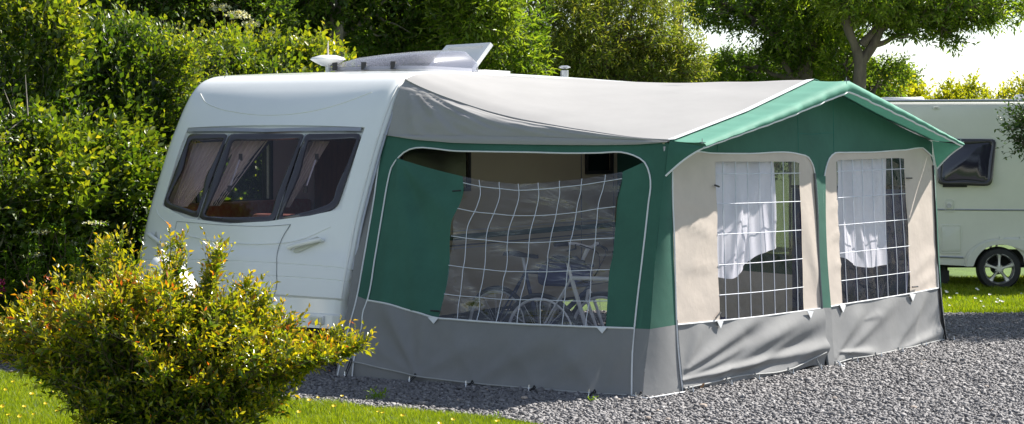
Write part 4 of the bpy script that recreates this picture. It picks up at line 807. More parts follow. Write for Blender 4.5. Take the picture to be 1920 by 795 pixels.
# hatches
def hatch(x0, y0, x1, y1, name):
    pr = np.array(rounded([(x0, y0), (x1, y0), (x1, y1), (x0, y1)], [4]*4)); pr = resample(np.r_[pr, pr[:1]], 41)[:-1]; c = pr.mean(0)
    g = lambda k, o: np.array([K(*(c+(p-c)*(1-k/np.linalg.norm(p-c))), o) for p in pr]); V = np.r_[g(0, .0), g(.4, .010), g(2.2, .012), g(2.8, .004), g(5, .010)]
    return mk(name, V, [(k*40+i, k*40+(i+1) % 40, (k+1)*40+(i+1) % 40, (k+1)*40+i) for k in range(4) for i in range(40)]+[tuple(range(160, 200))], M['whiteplastic'] if 0 else M['cream'], C2, 30)
h_ = hatch(1771, 374, 1790, 398, 'water_filler'); MB().lathe(K(1779, 386, .01), [(.0, .02), (.03, .02), (.03, 0)][::-1], -BK, 14).build('filler_cap', M['greytrim'], h_)
hatch(1762, 421, 1803, 476, 'service_hatch'); hatch(1748, 200, 1762, 206, 'marker_light')
# wheel arch moulding
am = resample([(1808, 499), (1812, 478), (1822, 466), (1845, 452), (1870, 447), (1960, 446)], 40, True); ai = resample([(1824, 499), (1830, 484), (1846, 466), (1876, 458), (1904, 464), (1935, 478)], 40, True)
A3 = np.array([K(x, y, .004) for x, y in am]); A4 = np.array([K(x, y, .05) for x, y in am*.75+ai*.25]); A5_ = np.array([K(x, y, .05) for x, y in ai]); A6_ = np.array([K(x, y, .0) for x, y in ai])
mk('wheel_arch', np.stack([A3, A4, A5_, A6_], 1).reshape(-1, 3), grid_faces(40, 4), M['cream'], C2, 40)
for x in (1877, 1915): MB().box(K(x, 446.5, .02), (.05, .03, .035)).build('arch_clip', M['cream'], C2)
c = K(1873, 504, -.06); r2 = 41/F*25.6; w_ = MB().lathe(c+BK*.05, [(.0, 0), (.08, 0), (.08, .1)], BK, 16).build('wheel', M['black'], C2); wheel_parts(c, BK, r2, .19, w_)
for p in range(5):
    a = PI/2+p*2*PI/5+.63; MB().tube([c-BK*.085+(math.cos(a)*AX2+math.sin(a)*np.array([0, 0, 1]))*.045, c-BK*.105+(math.cos(a)*AX2+math.sin(a)*np.array([0, 0, 1]))*.045], .009, 6).build('wheel_nut', M['chrome'], w_)
MB().add([K(1500, 505)+BK*.35, K(2330, 505)+BK*.35, K(2330, 470)+BK*.35, K(1500, 470)+BK*.35], [(0, 1, 2, 3)]).add([K(1500, 500)+BK*.02, K(2330, 500)+BK*.02, K(2330, 500)+BK*2.1, K(1500, 500)+BK*2.1], [(0, 1, 2, 3)]).build('chassis', M['black'], C2, 0)
MB().tube([K(1775, 500, -.3), K(1775, 540, -.3)], .05, 10).box(K(1775, 520, -.3), (.12, .1, .14)).build('corner_steady', M['black'], C2)
bx_ = MB().box((0, 0, 0), (.55, .5, .10)).build('roof_vent', M['whiteplastic'], C2, local=True); bx_.location = MW[C2.name].inverted() @ Vector(at(1690, 190, 26.2)); bx_.modifiers.new('b', 'BEVEL').width = .03
bx_ = MB().box((0, 0, 0), (.3, .3, .12)).build('roof_vent', M['whiteplastic'], C2, local=True); bx_.location = MW[C2.name].inverted() @ Vector(at(1925, 186, 26.2)); bx_.modifiers.new('b', 'BEVEL').width = .03
# ------------------------------------------------------------------ ground
M['lawn'] = pmat('mown_grass_soil', (.045, .085, .012), .95, col2=(.10, .17, .02), vs=3, bump=.02, bs=30)
M['gravelbase'] = pmat('gravel_bed', (.10, .10, .11), .95, col2=(.22, .215, .22), vs=45, bump=.02, bs=60)
g = 900.; o = mk('lawn', [(-g, -60, 0), (g, -60, 0), (g, g, 0), (-g, g, 0)], [(0, 1, 2, 3)], M['lawn'], None, 0); tag(o, 'green mown grass reaching back under the hedges', None, None, 'structure')
edge_px = [(-400, 690), (-200, 692), (0, 699), (120, 711), (300, 733), (470, 748), (560, 755), (727, 770), (893, 783), (987, 796), (1100, 818), (1300, 870), (1500, 950)]
EDGE = np.array([gnd(*p) for p in edge_px]); EDGE = resample(EDGE, 90); EDGE[:, :2] += ((vnoise(EDGE, 2.5, 2)-.5)*.12)[:, None]*np.array([.3, 1])
farp = [np.array([8.5, 10, 0]), np.array([9.5, 21.9, 0]), gnd(1765, 589), gnd(1300, 592), np.array([-1.0, 23, 0]), np.array([-5.0, 18.2, 0]), np.array([-7, 17.4, 0])]
poly = np.r_[EDGE, np.array(farp)]; poly[:, 2] = .004
import bmesh
def flat(name, pts, mat, label):
    bm = bmesh.new(); vs = [bm.verts.new(tuple(p)) for p in pts]; f = bm.faces.new(vs); bmesh.ops.triangulate(bm, faces=[f]); me = bpy.data.meshes.new(name); bm.to_mesh(me); bm.free(); me.materials.append(mat)
    o = bpy.data.objects.new(name, me); COL.objects.link(o); tag(o, label, None, None, 'structure'); return o
flat('gravel_pitch', poly, M['gravelbase'], 'grey slate gravel pitch')
# gravel stones
def scatter(n, x0, x1, y0, y1): return np.stack([rng.uniform(x0, x1, n), rng.uniform(y0, y1, n)], 1)
P = np.r_[scatter(200000, -2.2, 6.2, 12.6, 22.2), scatter(16000, -4.6, -2.2, 15.2, 17.6)]
pp = proj(np.c_[P, np.zeros(len(P))]); P = P[(pp[:, 0] > -60) & (pp[:, 0] < 1990) & (pp[:, 1] < 840)]; P = P[in_poly(P, poly)]
aw = np.array([GA, GB1, GB2, GM, GC, L(0, 5, 0), L(0, 0, 0)]); ins = in_poly(P, aw); P = P[~ins | (rng.random(len(P)) < .15)]
n = len(P); sz = rng.lognormal(-4.74, .30, n)*1.0; cube = np.array([[x, y, z] for x in (-1, 1) for y in (-1, 1) for z in (-1, 1)], float)
V = cube[None]*rng.uniform(.55, 1.15, (n, 8, 3)); V *= (sz[:, None]*np.stack([rng.uniform(.8, 1.4, n), rng.uniform(.6, 1.1, n), rng.uniform(.35, .75, n)], 1))[:, None]
def rotm(n, tilt):
    a = rng.uniform(0, 2*PI, n); b = rng.normal(0, tilt, n); ca, sa, cb, sb = np.cos(a), np.sin(a), np.cos(b), np.sin(b); c = rng.uniform(0, 2*PI, n); cc_, sc_ = np.cos(c), np.sin(c); z = np.zeros(n); o1 = np.ones(n)
    Rz = np.stack([ca, -sa, z, sa, ca, z, z, z, o1], 1).reshape(-1, 3, 3); Rx = np.stack([o1, z, z, z, cb, -sb, z, sb, cb], 1).reshape(-1, 3, 3); Rz2 = np.stack([cc_, -sc_, z, sc_, cc_, z, z, z, o1], 1).reshape(-1, 3, 3)
    return Rz @ Rx @ Rz2
V = np.einsum('nij,nkj->nki', rotm(n, .45), V)+np.c_[P, .004+sz*.5+rng.uniform(0, .006, n)][:, None]
fq = np.array([(0, 1, 3, 2), (4, 6, 7, 5), (0, 4, 5, 1), (2, 3, 7, 6), (0, 2, 6, 4), (1, 5, 7, 3)]); Fq = (fq[None]+np.arange(n)[:, None, None]*8).reshape(-1, 4)
def stonemat():
    m, nt, out = newmat('slate_chippings'); lk = nt.links.new; a = nt.nodes.new('ShaderNodeAttribute'); a.attribute_name = 'tint'; cr = nt.nodes.new('ShaderNodeValToRGB'); e = cr.color_ramp.elements
    st = [(0, (.115, .110, .112)), (.4, (.175, .166, .169)), (.75, (.245, .234, .233)), (.93, (.34, .325, .32)), (1, (.5, .38, .27))]
    while len(e) < len(st): e.new(.5)
    for i, (p_, c_) in enumerate(st): e[i].position = p_; e[i].color = rgba(c_)
    lk(a.outputs['Fac'], cr.inputs[0]); b = nt.nodes.new('ShaderNodeBsdfPrincipled'); lk(cr.outputs[0], b.inputs['Base Color']); b.inputs['Roughness'].default_value = .7; lk(b.outputs[0], out.inputs[0]); return m
M['stone'] = stonemat()
o = mk('gravel', V.reshape(-1, 3), Fq, M['stone'], None, 0, attr=np.repeat(np.clip(rng.beta(2.2, 2.6, n), 0, 1), 8)); tag(o, 'loose grey slate chippings covering the pitch', 'gravel', None, 'stuff')
# grass blades
M['blade'] = leafmat('grass_blade', [(0, (.075, .12, .008)), (.5, (.165, .24, .010)), (.85, (.27, .32, .018)), (1, (.40, .34, .08))], .5, .5)
def blades(P, h, w, name, label):
    n = len(P); a = rng.uniform(0, 2*PI, n); d = np.stack([np.cos(a), np.sin(a), np.zeros(n)], 1); hh = h*rng.uniform(.5, 1.35, n)*(.6+.8*vnoise(np.c_[P, np.zeros(n)], 4)); le = rng.uniform(0, 2*PI, n); ln = np.stack([np.cos(le), np.sin(le), np.zeros(n)], 1)*(hh*rng.uniform(.1, .75, n))[:, None]
    b = np.c_[P, np.zeros(n)]; up = np.array([0, 0, 1.]); V = np.stack([b-d*w/2, b+d*w/2, b+ln*.35+up*(hh*.6)[:, None]+d*w*.35, b+ln*.35+up*(hh*.6)[:, None]-d*w*.35, b+ln+up*(hh*.95)[:, None]], 1)
    t = np.clip(.25+.35*vnoise(np.c_[P, np.zeros(n)], 1.6, 4)+rng.normal(0, .16, n)+(rng.random(n) < .04)*.4, 0, 1); F1 = (np.array([(0, 1, 2, 3)])[None]+np.arange(n)[:, None, None]*5).reshape(-1, 4); F2 = (np.array([(3, 2, 4)])[None]+np.arange(n)[:, None, None]*5).reshape(-1, 3)
    F3 = np.c_[F2, F2[:, 2]]; fl = np.concatenate([np.stack([F1[:, 0], F1[:, 1], F1[:, 2]], 1), np.stack([F1[:, 0], F1[:, 2], F1[:, 3]], 1), F2])
    o = mk(name, V.reshape(-1, 3), fl, M['blade'], None, 0, attr=np.repeat(t, 5)); tag(o, label, 'grass', None, 'stuff')
P = scatter(330000, -4.6, 1.2, 11.9, 16.6); pp = proj(np.c_[P, np.zeros(len(P))]); P = P[(pp[:, 0] > -60) & (pp[:, 0] < 1100)]; P = P[~in_poly(P, poly)]; near = P[:, 1] < 16.7; blades(P[near], .042, .004, 'grass', 'short sunlit lawn grass in front of the gravel')
P = scatter(90000, 3.6, 8.0, 21.9, 27.5); P = P[~in_poly(P, poly)]; pp = proj(np.c_[P, np.zeros(len(P))]); P = P[(pp[:, 0] > 1730) & (pp[:, 0] < 2000)]; blades(P, .055, .007, 'grass', 'bright grass verge in front of the cream caravan')
UP = np.array([0, 0, 1.])
def nrmz(a): return a/(np.linalg.norm(a, axis=-1, keepdims=True)+1e-12)
class Fol:
    def __init__(s): s.V = []; s.T = []; s.SV = []; s.nl = 0
    def leaves(s, P, D, N, Ln, Wd, tint, fold=.18, droop=.15):
        D = nrmz(D); N = nrmz(N-D*(N*D).sum(1, keepdims=True)); S = np.cross(D, N); Ln = Ln[:, None]; Wd = Wd[:, None]
        m = P+D*Ln*.45; V = np.stack([P, m+S*Wd*.5+N*Wd*fold, P+D*Ln-N*Ln*droop, m-S*Wd*.5+N*Wd*fold], 1); s.V.append(V.reshape(-1, 3)); s.T.append(np.repeat(np.clip(tint, 0, 1), 4)); s.nl += len(P)
    def twigs(s, P, D, Ln, k, lf, asp=.5, tint0=.4, tint1=.7, tvar=.12, spread=1.0, droop=.1, curve=.15, stick=0, lv=.25, tb=None, flat_=.6):
        n = len(P); D = nrmz(D); Ln = np.broadcast_to(Ln, (n,)); t = (np.arange(k)+.6)/k; T = np.broadcast_to(t, (n, k)); r = nrmz(rng.normal(size=(n, 3)))*curve
        pos = P[:, None]+D[:, None]*(Ln[:, None]*T)[..., None]+(r+UP*curve*.6)[:, None]*(Ln[:, None]*T**2)[..., None]
        A = nrmz(np.cross(D, nrmz(rng.normal(size=(n, 3))))); B = np.cross(D, A); ph = rng.uniform(0, 2*PI, (n, 1))+np.arange(k)[None]*2.4+rng.normal(0, .3, (n, k))
        side = np.cos(ph)[..., None]*A[:, None]+np.sin(ph)[..., None]*B[:, None]; sp = spread*(1-.55*T)[..., None]
        LD = nrmz(D[:, None]*.7+side*sp+UP*.12+rng.normal(0, .15, (n, k, 3))); NN = UP*flat_+rng.normal(0, .55, (n, k, 3))+SUN*.25
        sz = lf*(1-.35*T)*(1+rng.normal(0, lv, (n, k))).clip(.4, 1.8); ti = tint0+(tint1-tint0)*T+rng.normal(0, tvar, (n, k))
        if tb is not None: ti = ti+tb[:, None]
        f = lambda x: x.reshape(-1, x.shape[-1]) if x.ndim == 3 else x.reshape(-1)
        s.leaves(f(pos), f(LD), f(NN), f(sz), f(sz*asp), f(ti), droop=droop)
        if stick: s.sticks(P, P+D*Ln[:, None]*.5+r*Ln[:, None]*.25, stick, stick*.8); s.sticks(P+D*Ln[:, None]*.5+r*Ln[:, None]*.25, P+D*Ln[:, None]+(r+UP*curve*.6)*Ln[:, None], stick*.8, stick*.4)
    def sticks(s, A, B, r0, r1):
        n = len(A); D = nrmz(B-A); X = nrmz(np.cross(D, UP+.01)); Y = np.cross(D, X); V = []
        r0 = np.broadcast_to(r0, (n,))[:, None]; r1 = np.broadcast_to(r1, (n,))[:, None]
        for base, r in ((A, r0), (B, r1)):
            for a in (0, 2.094, 4.189): V.append(base+r*(math.cos(a)*X+math.sin(a)*Y))
        s.SV.append(np.stack(V, 1).reshape(-1, 3))
    def build(s, nm, mat, parent, snm='branches', smat=None):
        V = np.concatenate(s.V); n = len(V)//4; a = np.arange(n)[:, None]*4; Fc = np.concatenate([a+np.array([[0, 1, 2]]), a+np.array([[0, 2, 3]])]); o = mk(nm, V, Fc, mat, parent, 0, attr=np.concatenate(s.T))
        if s.SV:
            V = np.concatenate(s.SV); n = len(V)//6; f = np.array([(0, 1, 4, 3), (1, 2, 5, 4), (2, 0, 3, 5)]); mk(snm, V, (f[None]+np.arange(n)[:, None, None]*6).reshape(-1, 4), smat or M['twig'], parent, 60)
        return o
# --- foreground bush: arching stems with upright side shoots, orange young tips
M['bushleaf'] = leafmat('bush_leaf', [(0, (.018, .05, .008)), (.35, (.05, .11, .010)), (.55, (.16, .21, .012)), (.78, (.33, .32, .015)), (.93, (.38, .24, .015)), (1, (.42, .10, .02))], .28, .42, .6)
BC = gnd(318, 822); bush = empty('bush', BC, 0, 'large yellow green bush with orange shoot tips in front of the white caravan', 'bush')
fb = Fol(); sh_P = []; sh_D = []; 
def bush_r(a, el):   # outline radius of the bush in direction (azimuth, elevation)
    return 1.0
stems = []
for i in range(300):
    a = rng.uniform(0, 2*PI); el = rng.beta(1.3, 1.1)*1.35+.08; hr = 1.08*math.cos(el)**.75; hz = 1.06*math.sin(el)**.6
    ls = rng.uniform(.72, 1.04); end = np.array([hr*math.cos(a)*1.05, hr*math.sin(a)*.62, .10+hz])*ls; end[2] = max(end[2], .10)
    hx = proj(end+BC)[0]; hy = np.interp(hx, [-80, 0, 100, 180, 250, 300, 350, 400, 450, 520, 570, 640, 700], [675, 632, 612, 562, 548, 550, 570, 576, 600, 630, 662, 688, 728]); end[2] = min(end[2], (CH-(hy-HZ)/F*(end[1]+BC[1]))*ls)
    mid = end*.5+np.array([0, 0, .16])+rng.normal(0, .06, 3); st_ = np.array([rng.normal(0, .10), rng.normal(0, .08), 0]); stems.append(np.array([st_, mid, end]))
def addstem(e, m=None, s=(0, 0, 0)): stems.append(np.array([s, m if m is not None else np.array(e)*.55+[0, 0, .1], e]))
for px_, py_, Yd in ((325, 470, 0), (318, 500, .1), (330, 520, -.05), (402, 490, 0), (412, 500, .1), (396, 520, 0), (470, 560, .1), (455, 545, 0), (655, 655, 0), (640, 660, .1), (622, 640, .05), (600, 668, 0), (575, 672, -.1), (670, 660, 0), (540, 640, 0), (20, 640, .2), (40, 600, .2), (75, 560, .1), (60, 580, .3), (120, 545, .2), (150, 530, .1), (185, 500, .2), (205, 480, .15), (215, 470, .1), (250, 515, .2), (20, 680, 0), (-20, 640, .1), (-30, 600, .2), (480, 590, 0), (520, 600, .1), (500, 570, .05), (540, 620, .0), (90, 700, 0), (60, 690, -.2)):
    e = at(px_, py_, BC[1]+Yd)-BC
    for _ in range(2): addstem(e+rng.normal(0, .02, 3), e*.55+[0, 0, .06]+rng.normal(0, .03, 3))
for i in range(95):
    a = rng.uniform(0, 2*PI); rr_ = rng.uniform(.6, .95); addstem(np.array([rr_*math.cos(a)*.85, rr_*.6*math.sin(a), rng.uniform(.04, .45)]), np.array([rr_*math.cos(a)*.5, rr_*.3*math.sin(a), rng.uniform(.1, .35)]))
for st_ in stems:
    ex, ey = proj(st_[2]+BC); hy = np.interp(ex, [-80, 0, 60, 120, 170, 500, 555, 600, 660], [645, 672, 690, 735, 800, 800, 710, 680, 668])
    if ey > hy: st_[2][2] += (ey-hy)/F*(st_[2][1]+BC[1])
    c = resample(st_, 14, True); fb.sticks(c[:-1]+BC, c[1:]+BC, np.linspace(.009, .003, 13), np.linspace(.0085, .0025, 13))
    for j in range(4, 14):
        for _ in range(1 if j < 6 else 2 if j < 11 else 3):
            d = nrmz(c[j]-c[j-1]); dd = nrmz(d*.6+nrmz(rng.normal(size=3))*.8+UP*.55); sh_P.append(c[j]+BC); sh_D.append(dd)
    sh_P.append(c[-1]+BC); sh_D.append(nrmz(c[-1]-c[-2])*.7+UP*.5)
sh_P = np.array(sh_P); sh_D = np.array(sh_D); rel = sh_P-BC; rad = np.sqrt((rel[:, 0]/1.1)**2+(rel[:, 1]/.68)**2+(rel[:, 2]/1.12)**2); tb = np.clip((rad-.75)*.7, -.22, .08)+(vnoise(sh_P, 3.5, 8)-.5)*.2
fb.twigs(sh_P, sh_D, rng.uniform(.07, .18, len(sh_P)), 7, .054, .44, .36, .78, .11, 1.1, .12, .2, .0016, tb=tb)
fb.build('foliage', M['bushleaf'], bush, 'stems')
# --- hedge on the left
M['hedgeleaf'] = leafmat('hedge_leaf', [(0, (.012, .035, .005)), (.35, (.04, .09, .010)), (.65, (.12, .18, .014)), (.9, (.24, .27, .018)), (1, (.3, .28, .03))], .38, .45)
M['darkleaf'] = leafmat('dark_tree_leaf', [(0, (.016, .045, .007)), (.5, (.042, .09, .012)), (.8, (.09, .15, .016)), (1, (.16, .22, .025))], .4, .46)
M['ashleaf'] = leafmat('ash_leaf', [(0, (.03, .065, .009)), (.5, (.065, .13, .015)), (.8, (.12, .19, .02)), (1, (.19, .26, .03))], .38, .52)
M['willowleaf'] = leafmat('willow_leaf', [(0, (.03, .07, .01)), (.5, (.09, .14, .02)), (.8, (.16, .22, .03)), (1, (.26, .28, .06))], .35, .42)
M['goldleaf'] = leafmat('golden_hedge_leaf', [(0, (.08, .12, .01)), (.5, (.22, .27, .015)), (1, (.36, .36, .03))], .45, .45)
M['blossom'] = leafmat('white_blossom', [(0, (.6, .6, .5)), (1, (.8, .8, .72))], .6, .3)
def hedge(name, label, a, b, hfun, w, n, leaf, mat, lay=.4, thr=.36, nf=1.6, cat='hedge', asp=.62, tint=(.35, .68), zlo=.05, seed=1, k=8, tw=(.12, .30), thick=1.0, stick=.002, blossom=None, bare=False):
    a = np.array(a, float); b = np.array(b, float); d = b-a; ln = np.linalg.norm(d); d /= ln; nn = np.array([d[1], -d[0], 0]); nn = nn if nn[1] < 0 else -nn
    root = empty(name, (a+b)/2, 0, label, cat); f = Fol()
    m = int(n*2.2); s = rng.random(m); th = rng.uniform(-.05, PI*.62, m)      # th 0 = front face, pi/2 = top
    h = hfun(s); X = np.cos(th); Z = np.sin(th); ax = np.sign(X)*np.abs(X)**.5*w; zz = np.where(th < PI/2, np.abs(Z)**.85, np.abs(Z)**.5)
    z = zlo+zz*(h-zlo); z = np.where(rng.random(m) < .55, zlo+rng.random(m)*(h*.92-zlo), z); ff = np.clip((z-zlo)/(h-zlo), 0, 1); ax = np.where(th < PI/2, w*np.sqrt(np.maximum(0, 1-ff**3.2)), ax)
    P = a+d*(s*ln)[:, None]+nn*ax[:, None]+UP*z[:, None]; on = nrmz(nn*np.where(th < PI/2, np.sqrt(1-ff**2*.9), X)[:, None]+UP*(ff**2)[:, None])
    nz = vnoise(P, nf, seed)*.6+vnoise(P, nf*2.7, seed+1)*.4; P = P+on*((nz-.5)*1.5*lay)[:, None]-on*(rng.exponential(.16, m)*thick)[:, None]
    keep = (nz > thr) | (rng.random(m) < .22)
    if bare:
        q_ = proj(P); g_ = np.exp(-((q_[:, 0]-110)/150)**2-((q_[:, 1]-330)/95)**2); keep &= rng.random(m) > .85*g_*(vnoise(P, 2.4, 77) > .38)
    P, on, nz = P[keep][:n], on[keep][:n], nz[keep][:n]
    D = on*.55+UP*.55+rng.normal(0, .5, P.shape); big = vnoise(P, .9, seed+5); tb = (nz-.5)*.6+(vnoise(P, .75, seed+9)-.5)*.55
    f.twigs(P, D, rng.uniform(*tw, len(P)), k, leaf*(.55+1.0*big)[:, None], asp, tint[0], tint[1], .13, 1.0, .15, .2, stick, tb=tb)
    # inner leaves and branches
    m = n//3; P = a+d*(rng.random(m)*ln)[:, None]+UP*(rng.random(m)*2.2*1)[:, None]-nn*rng.uniform(-.1*w, w, m)[:, None]*1.0; hm = hfun(((P-a)@d)/ln); P[:, 2] = zlo+rng.random(m)*(hm*.9-zlo)
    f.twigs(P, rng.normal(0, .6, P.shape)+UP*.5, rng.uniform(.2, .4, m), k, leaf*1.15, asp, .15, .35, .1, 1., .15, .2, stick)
    nb = int(ln*9); B0 = a+d*(rng.random(nb)*ln)[:, None]-nn*rng.uniform(0, .6*w, nb)[:, None]; 
    for p in B0:
        hh = float(hfun(((p-a)@d)/ln)); e = p+nn*rng.uniform(.2, 1.0)*w+d*rng.normal(0, .35)+UP*hh*rng.uniform(.5, .92); c = resample(np.array([p, (p+e)/2+rng.normal(0, .12, 3), e]), 8, True); f.sticks(c[:-1], c[1:], np.linspace(.022, .008, 7), np.linspace(.020, .006, 7))
    if bare:
        for _ in range(46):
            p = L(-3.25+rng.normal(0, .12), rng.uniform(-1.9, .6), rng.uniform(.7, 1.9)); e = p+CV*rng.normal(0, .55)+CU*rng.uniform(-.1, .25)+UP*rng.uniform(.05, .7); cv_ = resample(np.array([p, (p+e)/2+rng.normal(0, .08, 3), e]), 10, True); f.sticks(cv_[:-1], cv_[1:], np.linspace(.014, .005, 9), np.linspace(.013, .004, 9))
    f.build('foliage', mat, root, 'branches', M['barkpale'])
    if blossom: blossom(root)
    return root
hA, hB = L(-3.75, -2.6, 0), L(-4.3, 5.6, 0)
def h_left(s): return np.interp(s, [0, .15, .3, .42, .52, .62, .75, 1], [2.85, 2.93, 2.98, 2.90, 2.72, 2.62, 2.55, 2.6])+.12*np.sin(s*23)*.5+.08*np.sin(s*51+1)
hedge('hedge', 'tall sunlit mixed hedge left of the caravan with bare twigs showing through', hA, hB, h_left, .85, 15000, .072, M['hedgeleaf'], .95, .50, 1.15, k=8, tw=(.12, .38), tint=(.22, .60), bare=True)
def blos(blobs, n, parent, size=.03):
    f = Fol()
    for (px_, py_, Y, rx, ry) in blobs:
        c = at(px_, py_, Y); r = np.array([rx, (rx+ry)/2, ry])*Y/F; P = c+nrmz(rng.normal(size=(n, 3)))*r*rng.uniform(.5, 1, (n, 1)); P = np.repeat(P, 5, 0); D = nrmz(rng.normal(size=P.shape)); f.leaves(P, D, rng.normal(size=P.shape), np.full(len(P), size), np.full(len(P), size*.8), rng.random(len(P)))
    o = f.build('blossom', M['blossom'], parent); return o
# --- trees
def limb_path(p0, p1, wob=.1, n=10):
    p0, p1 = np.array(p0, float), np.array(p1, float); l = np.linalg.norm(p1-p0); return resample(np.array([p0, p0*.66+p1*.34+rng.normal(0, wob*l*.5, 3), p0*.33+p1*.67+rng.normal(0, wob*l*.5, 3), p1]), n, True)
def tree(name, label, base, trunks, blobs, n, leaf, mat, cat='tree', asp=.4, k=8, bark='bark', thr=.38, nf=1.3, tint=(.35, .65), tw=(.15, .35), group=None, shell=.45, limbs=True, droop=.2, stick=.0025, seed=3, hang=0.0):
    """trunks: lists of (px,py,Y,radius); blobs: (px,py,Y,rx,ry,rdepth m,weight)"""
    root = empty(name, base, 0, label, cat, group); mb = MB(); ends = []
    for t in trunks:
        p = np.array([at(x, y, Y) if y is not None else None for x, y, Y, r in t]); r = np.array([q[3] for q in t]); c = resample(np.c_[p, r], 26, True); c[:, :3] += (vnoise(c[:, :3], 2.2, 4)[:, None]-.5)*.06; mb.tube(c[:, :3], np.maximum(c[:, 3], .01), 12); ends.append(c[:, :3])
    f = Fol(); allp = np.concatenate(ends) if ends else np.array([base]); wsum = sum(b[6] for b in blobs); PP = []; OO = []
    for b in blobs:
        c = at(b[0], b[1], b[2]); R = np.array([b[3]*b[2]/F, b[5], b[4]*b[2]/F]); m = int(n*b[6]/wsum*1.9)
        d = nrmz(rng.normal(size=(m, 3))); r = shell+(1-shell)*rng.random(m)**.7; P = c+d*R*r[:, None]; nz = vnoise(P, nf, seed)*.6+vnoise(P, nf*3, seed+2)*.4; P = P+d*((nz-.5)*1.0)[:, None]*R.min()
        kp = (nz > thr) | (rng.random(m) < .10); q = int(n*b[6]/wsum); PP.append(P[kp][:q]); OO.append(np.c_[d[kp][:q], nz[kp][:q]])
        if limbs:
            near = allp[np.argmin(np.linalg.norm(allp-c-[0, 0, -.5], axis=1))]; 
            if np.linalg.norm(near-c) < 9: 
                pa = limb_path(near, c, .12); mb.tube(pa, np.linspace(.05, .025, len(pa)), 7)
                for _ in range(7):
                    e = c+nrmz(rng.normal(size=3))*R*.85; s_ = pa[rng.integers(5, 10)]; p2 = limb_path(s_, e, .15, 7); mb.tube(p2, np.linspace(.022, .006, 7), 5)
    P = np.concatenate(PP); O = np.concatenate(OO); D = O[:, :3]*.5+UP*(.35-hang)+rng.normal(0, .5, P.shape)
    f.twigs(P, D, rng.uniform(*tw, len(P)), k, leaf, asp, tint[0], tint[1], .12, 1.1, droop, .15-hang*.2, stick, tb=(O[:, 3]-.5)*.6)
    if mb.n: mb.build('trunk', M[bark], root)
    f.build('crown', mat, root, 'twigs'); return root
def gb(px, Y): return np.array([(px-960)/F*Y, Y, 0.])
# far wood that closes the view low down behind everything
t1 = tree('tree', 'dark leafy tree with a pale grey trunk rising behind the caravan aerial', gb(628, 26), [[(626, 540, 26, .17), (626, 200, 26, .13), (627, 90, 26, .105), (632, 0, 26, .095), (640, -150, 26, .08), (650, -300, 26, .05)]],
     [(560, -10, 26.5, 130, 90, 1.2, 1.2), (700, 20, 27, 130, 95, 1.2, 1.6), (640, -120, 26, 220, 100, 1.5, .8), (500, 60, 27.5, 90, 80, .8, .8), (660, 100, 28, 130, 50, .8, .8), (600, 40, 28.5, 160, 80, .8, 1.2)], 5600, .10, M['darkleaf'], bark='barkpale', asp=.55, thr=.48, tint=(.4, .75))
t2 = tree('hawthorn', 'dark hawthorn with white blossom clusters behind the top of the left hedge', gb(330, 24), [[(340, 560, 24, .10), (335, 200, 24, .08), (350, 60, 24, .05), (380, -20, 24, .03)]],
     [(300, -5, 24, 130, 60, 1.0, 1.2), (440, 30, 24.3, 90, 70, .8, 1.1), (170, -5, 24.5, 110, 40, .9, .8), (480, 110, 24.5, 60, 60, .6, .6), (60, -30, 25, 120, 45, .9, .6), (400, 90, 25, 120, 60, .8, .8), (240, 60, 25, 150, 60, .8, .8)], 8000, .07, M['darkleaf'], asp=.7, seed=9, thr=.44, tint=(.35, .75))
blos([(445, 28, 23.4, 26, 8), (500, 62, 23.8, 14, 6), (235, 45, 23.5, 14, 7), (410, 14, 23.5, 22, 6), (470, 45, 23.5, 18, 7), (226, 62, 23.2, 9, 4)], 34, t2, .035)
t3 = tree('tree', 'bushy tree with narrow bright leaves between the rooftop vent and the flue', gb(860, 27), [[(815, 560, 28, .10), (812, 130, 28, .08), (808, 20, 28, .07), (800, -150, 28, .04)]],
     [(890, 20, 26.5, 80, 75, 1.0, 1.2), (820, 90, 27.5, 110, 50, .8, .9), (960, 70, 27.5, 80, 80, .9, 1.1), (880, -90, 27, 160, 90, 1.2, .7), (780, 20, 28.5, 100, 90, .8, .9)], 4300, .12, M['ashleaf'], asp=.30, seed=5, tint=(.5, .95), thr=.47)
t4 = tree('willow', 'light green willow with fine silvery leaves above the middle of the awning roof', gb(1120, 30), [[(1110, 560, 30, .10), (1112, 120, 30, .08), (1100, 20, 30, .06), (1090, -150, 30, .04)], [(1115, 300, 30, .07), (1150, 90, 30, .05), (1200, 0, 30, .03)]],
     [(1050, 50, 29.5, 110, 90, 1.2, 1.5), (1160, 50, 30, 110, 90, 1.2, 1.0), (1100, -70, 30, 200, 90, 1.4, .9), (1250, 130, 30.5, 75, 45, .8, .7), (1290, 110, 30.5, 30, 55, .5, .12), (1010, 130, 30, 100, 50, .8, .8), (1180, 140, 30.3, 110, 40, .8, .8), (1230, 60, 30, 45, 60, .6, .14)], 6200, .09, M['willowleaf'], asp=.28, seed=12, thr=.50, nf=2.0, tint=(.42, .95), shell=.2)
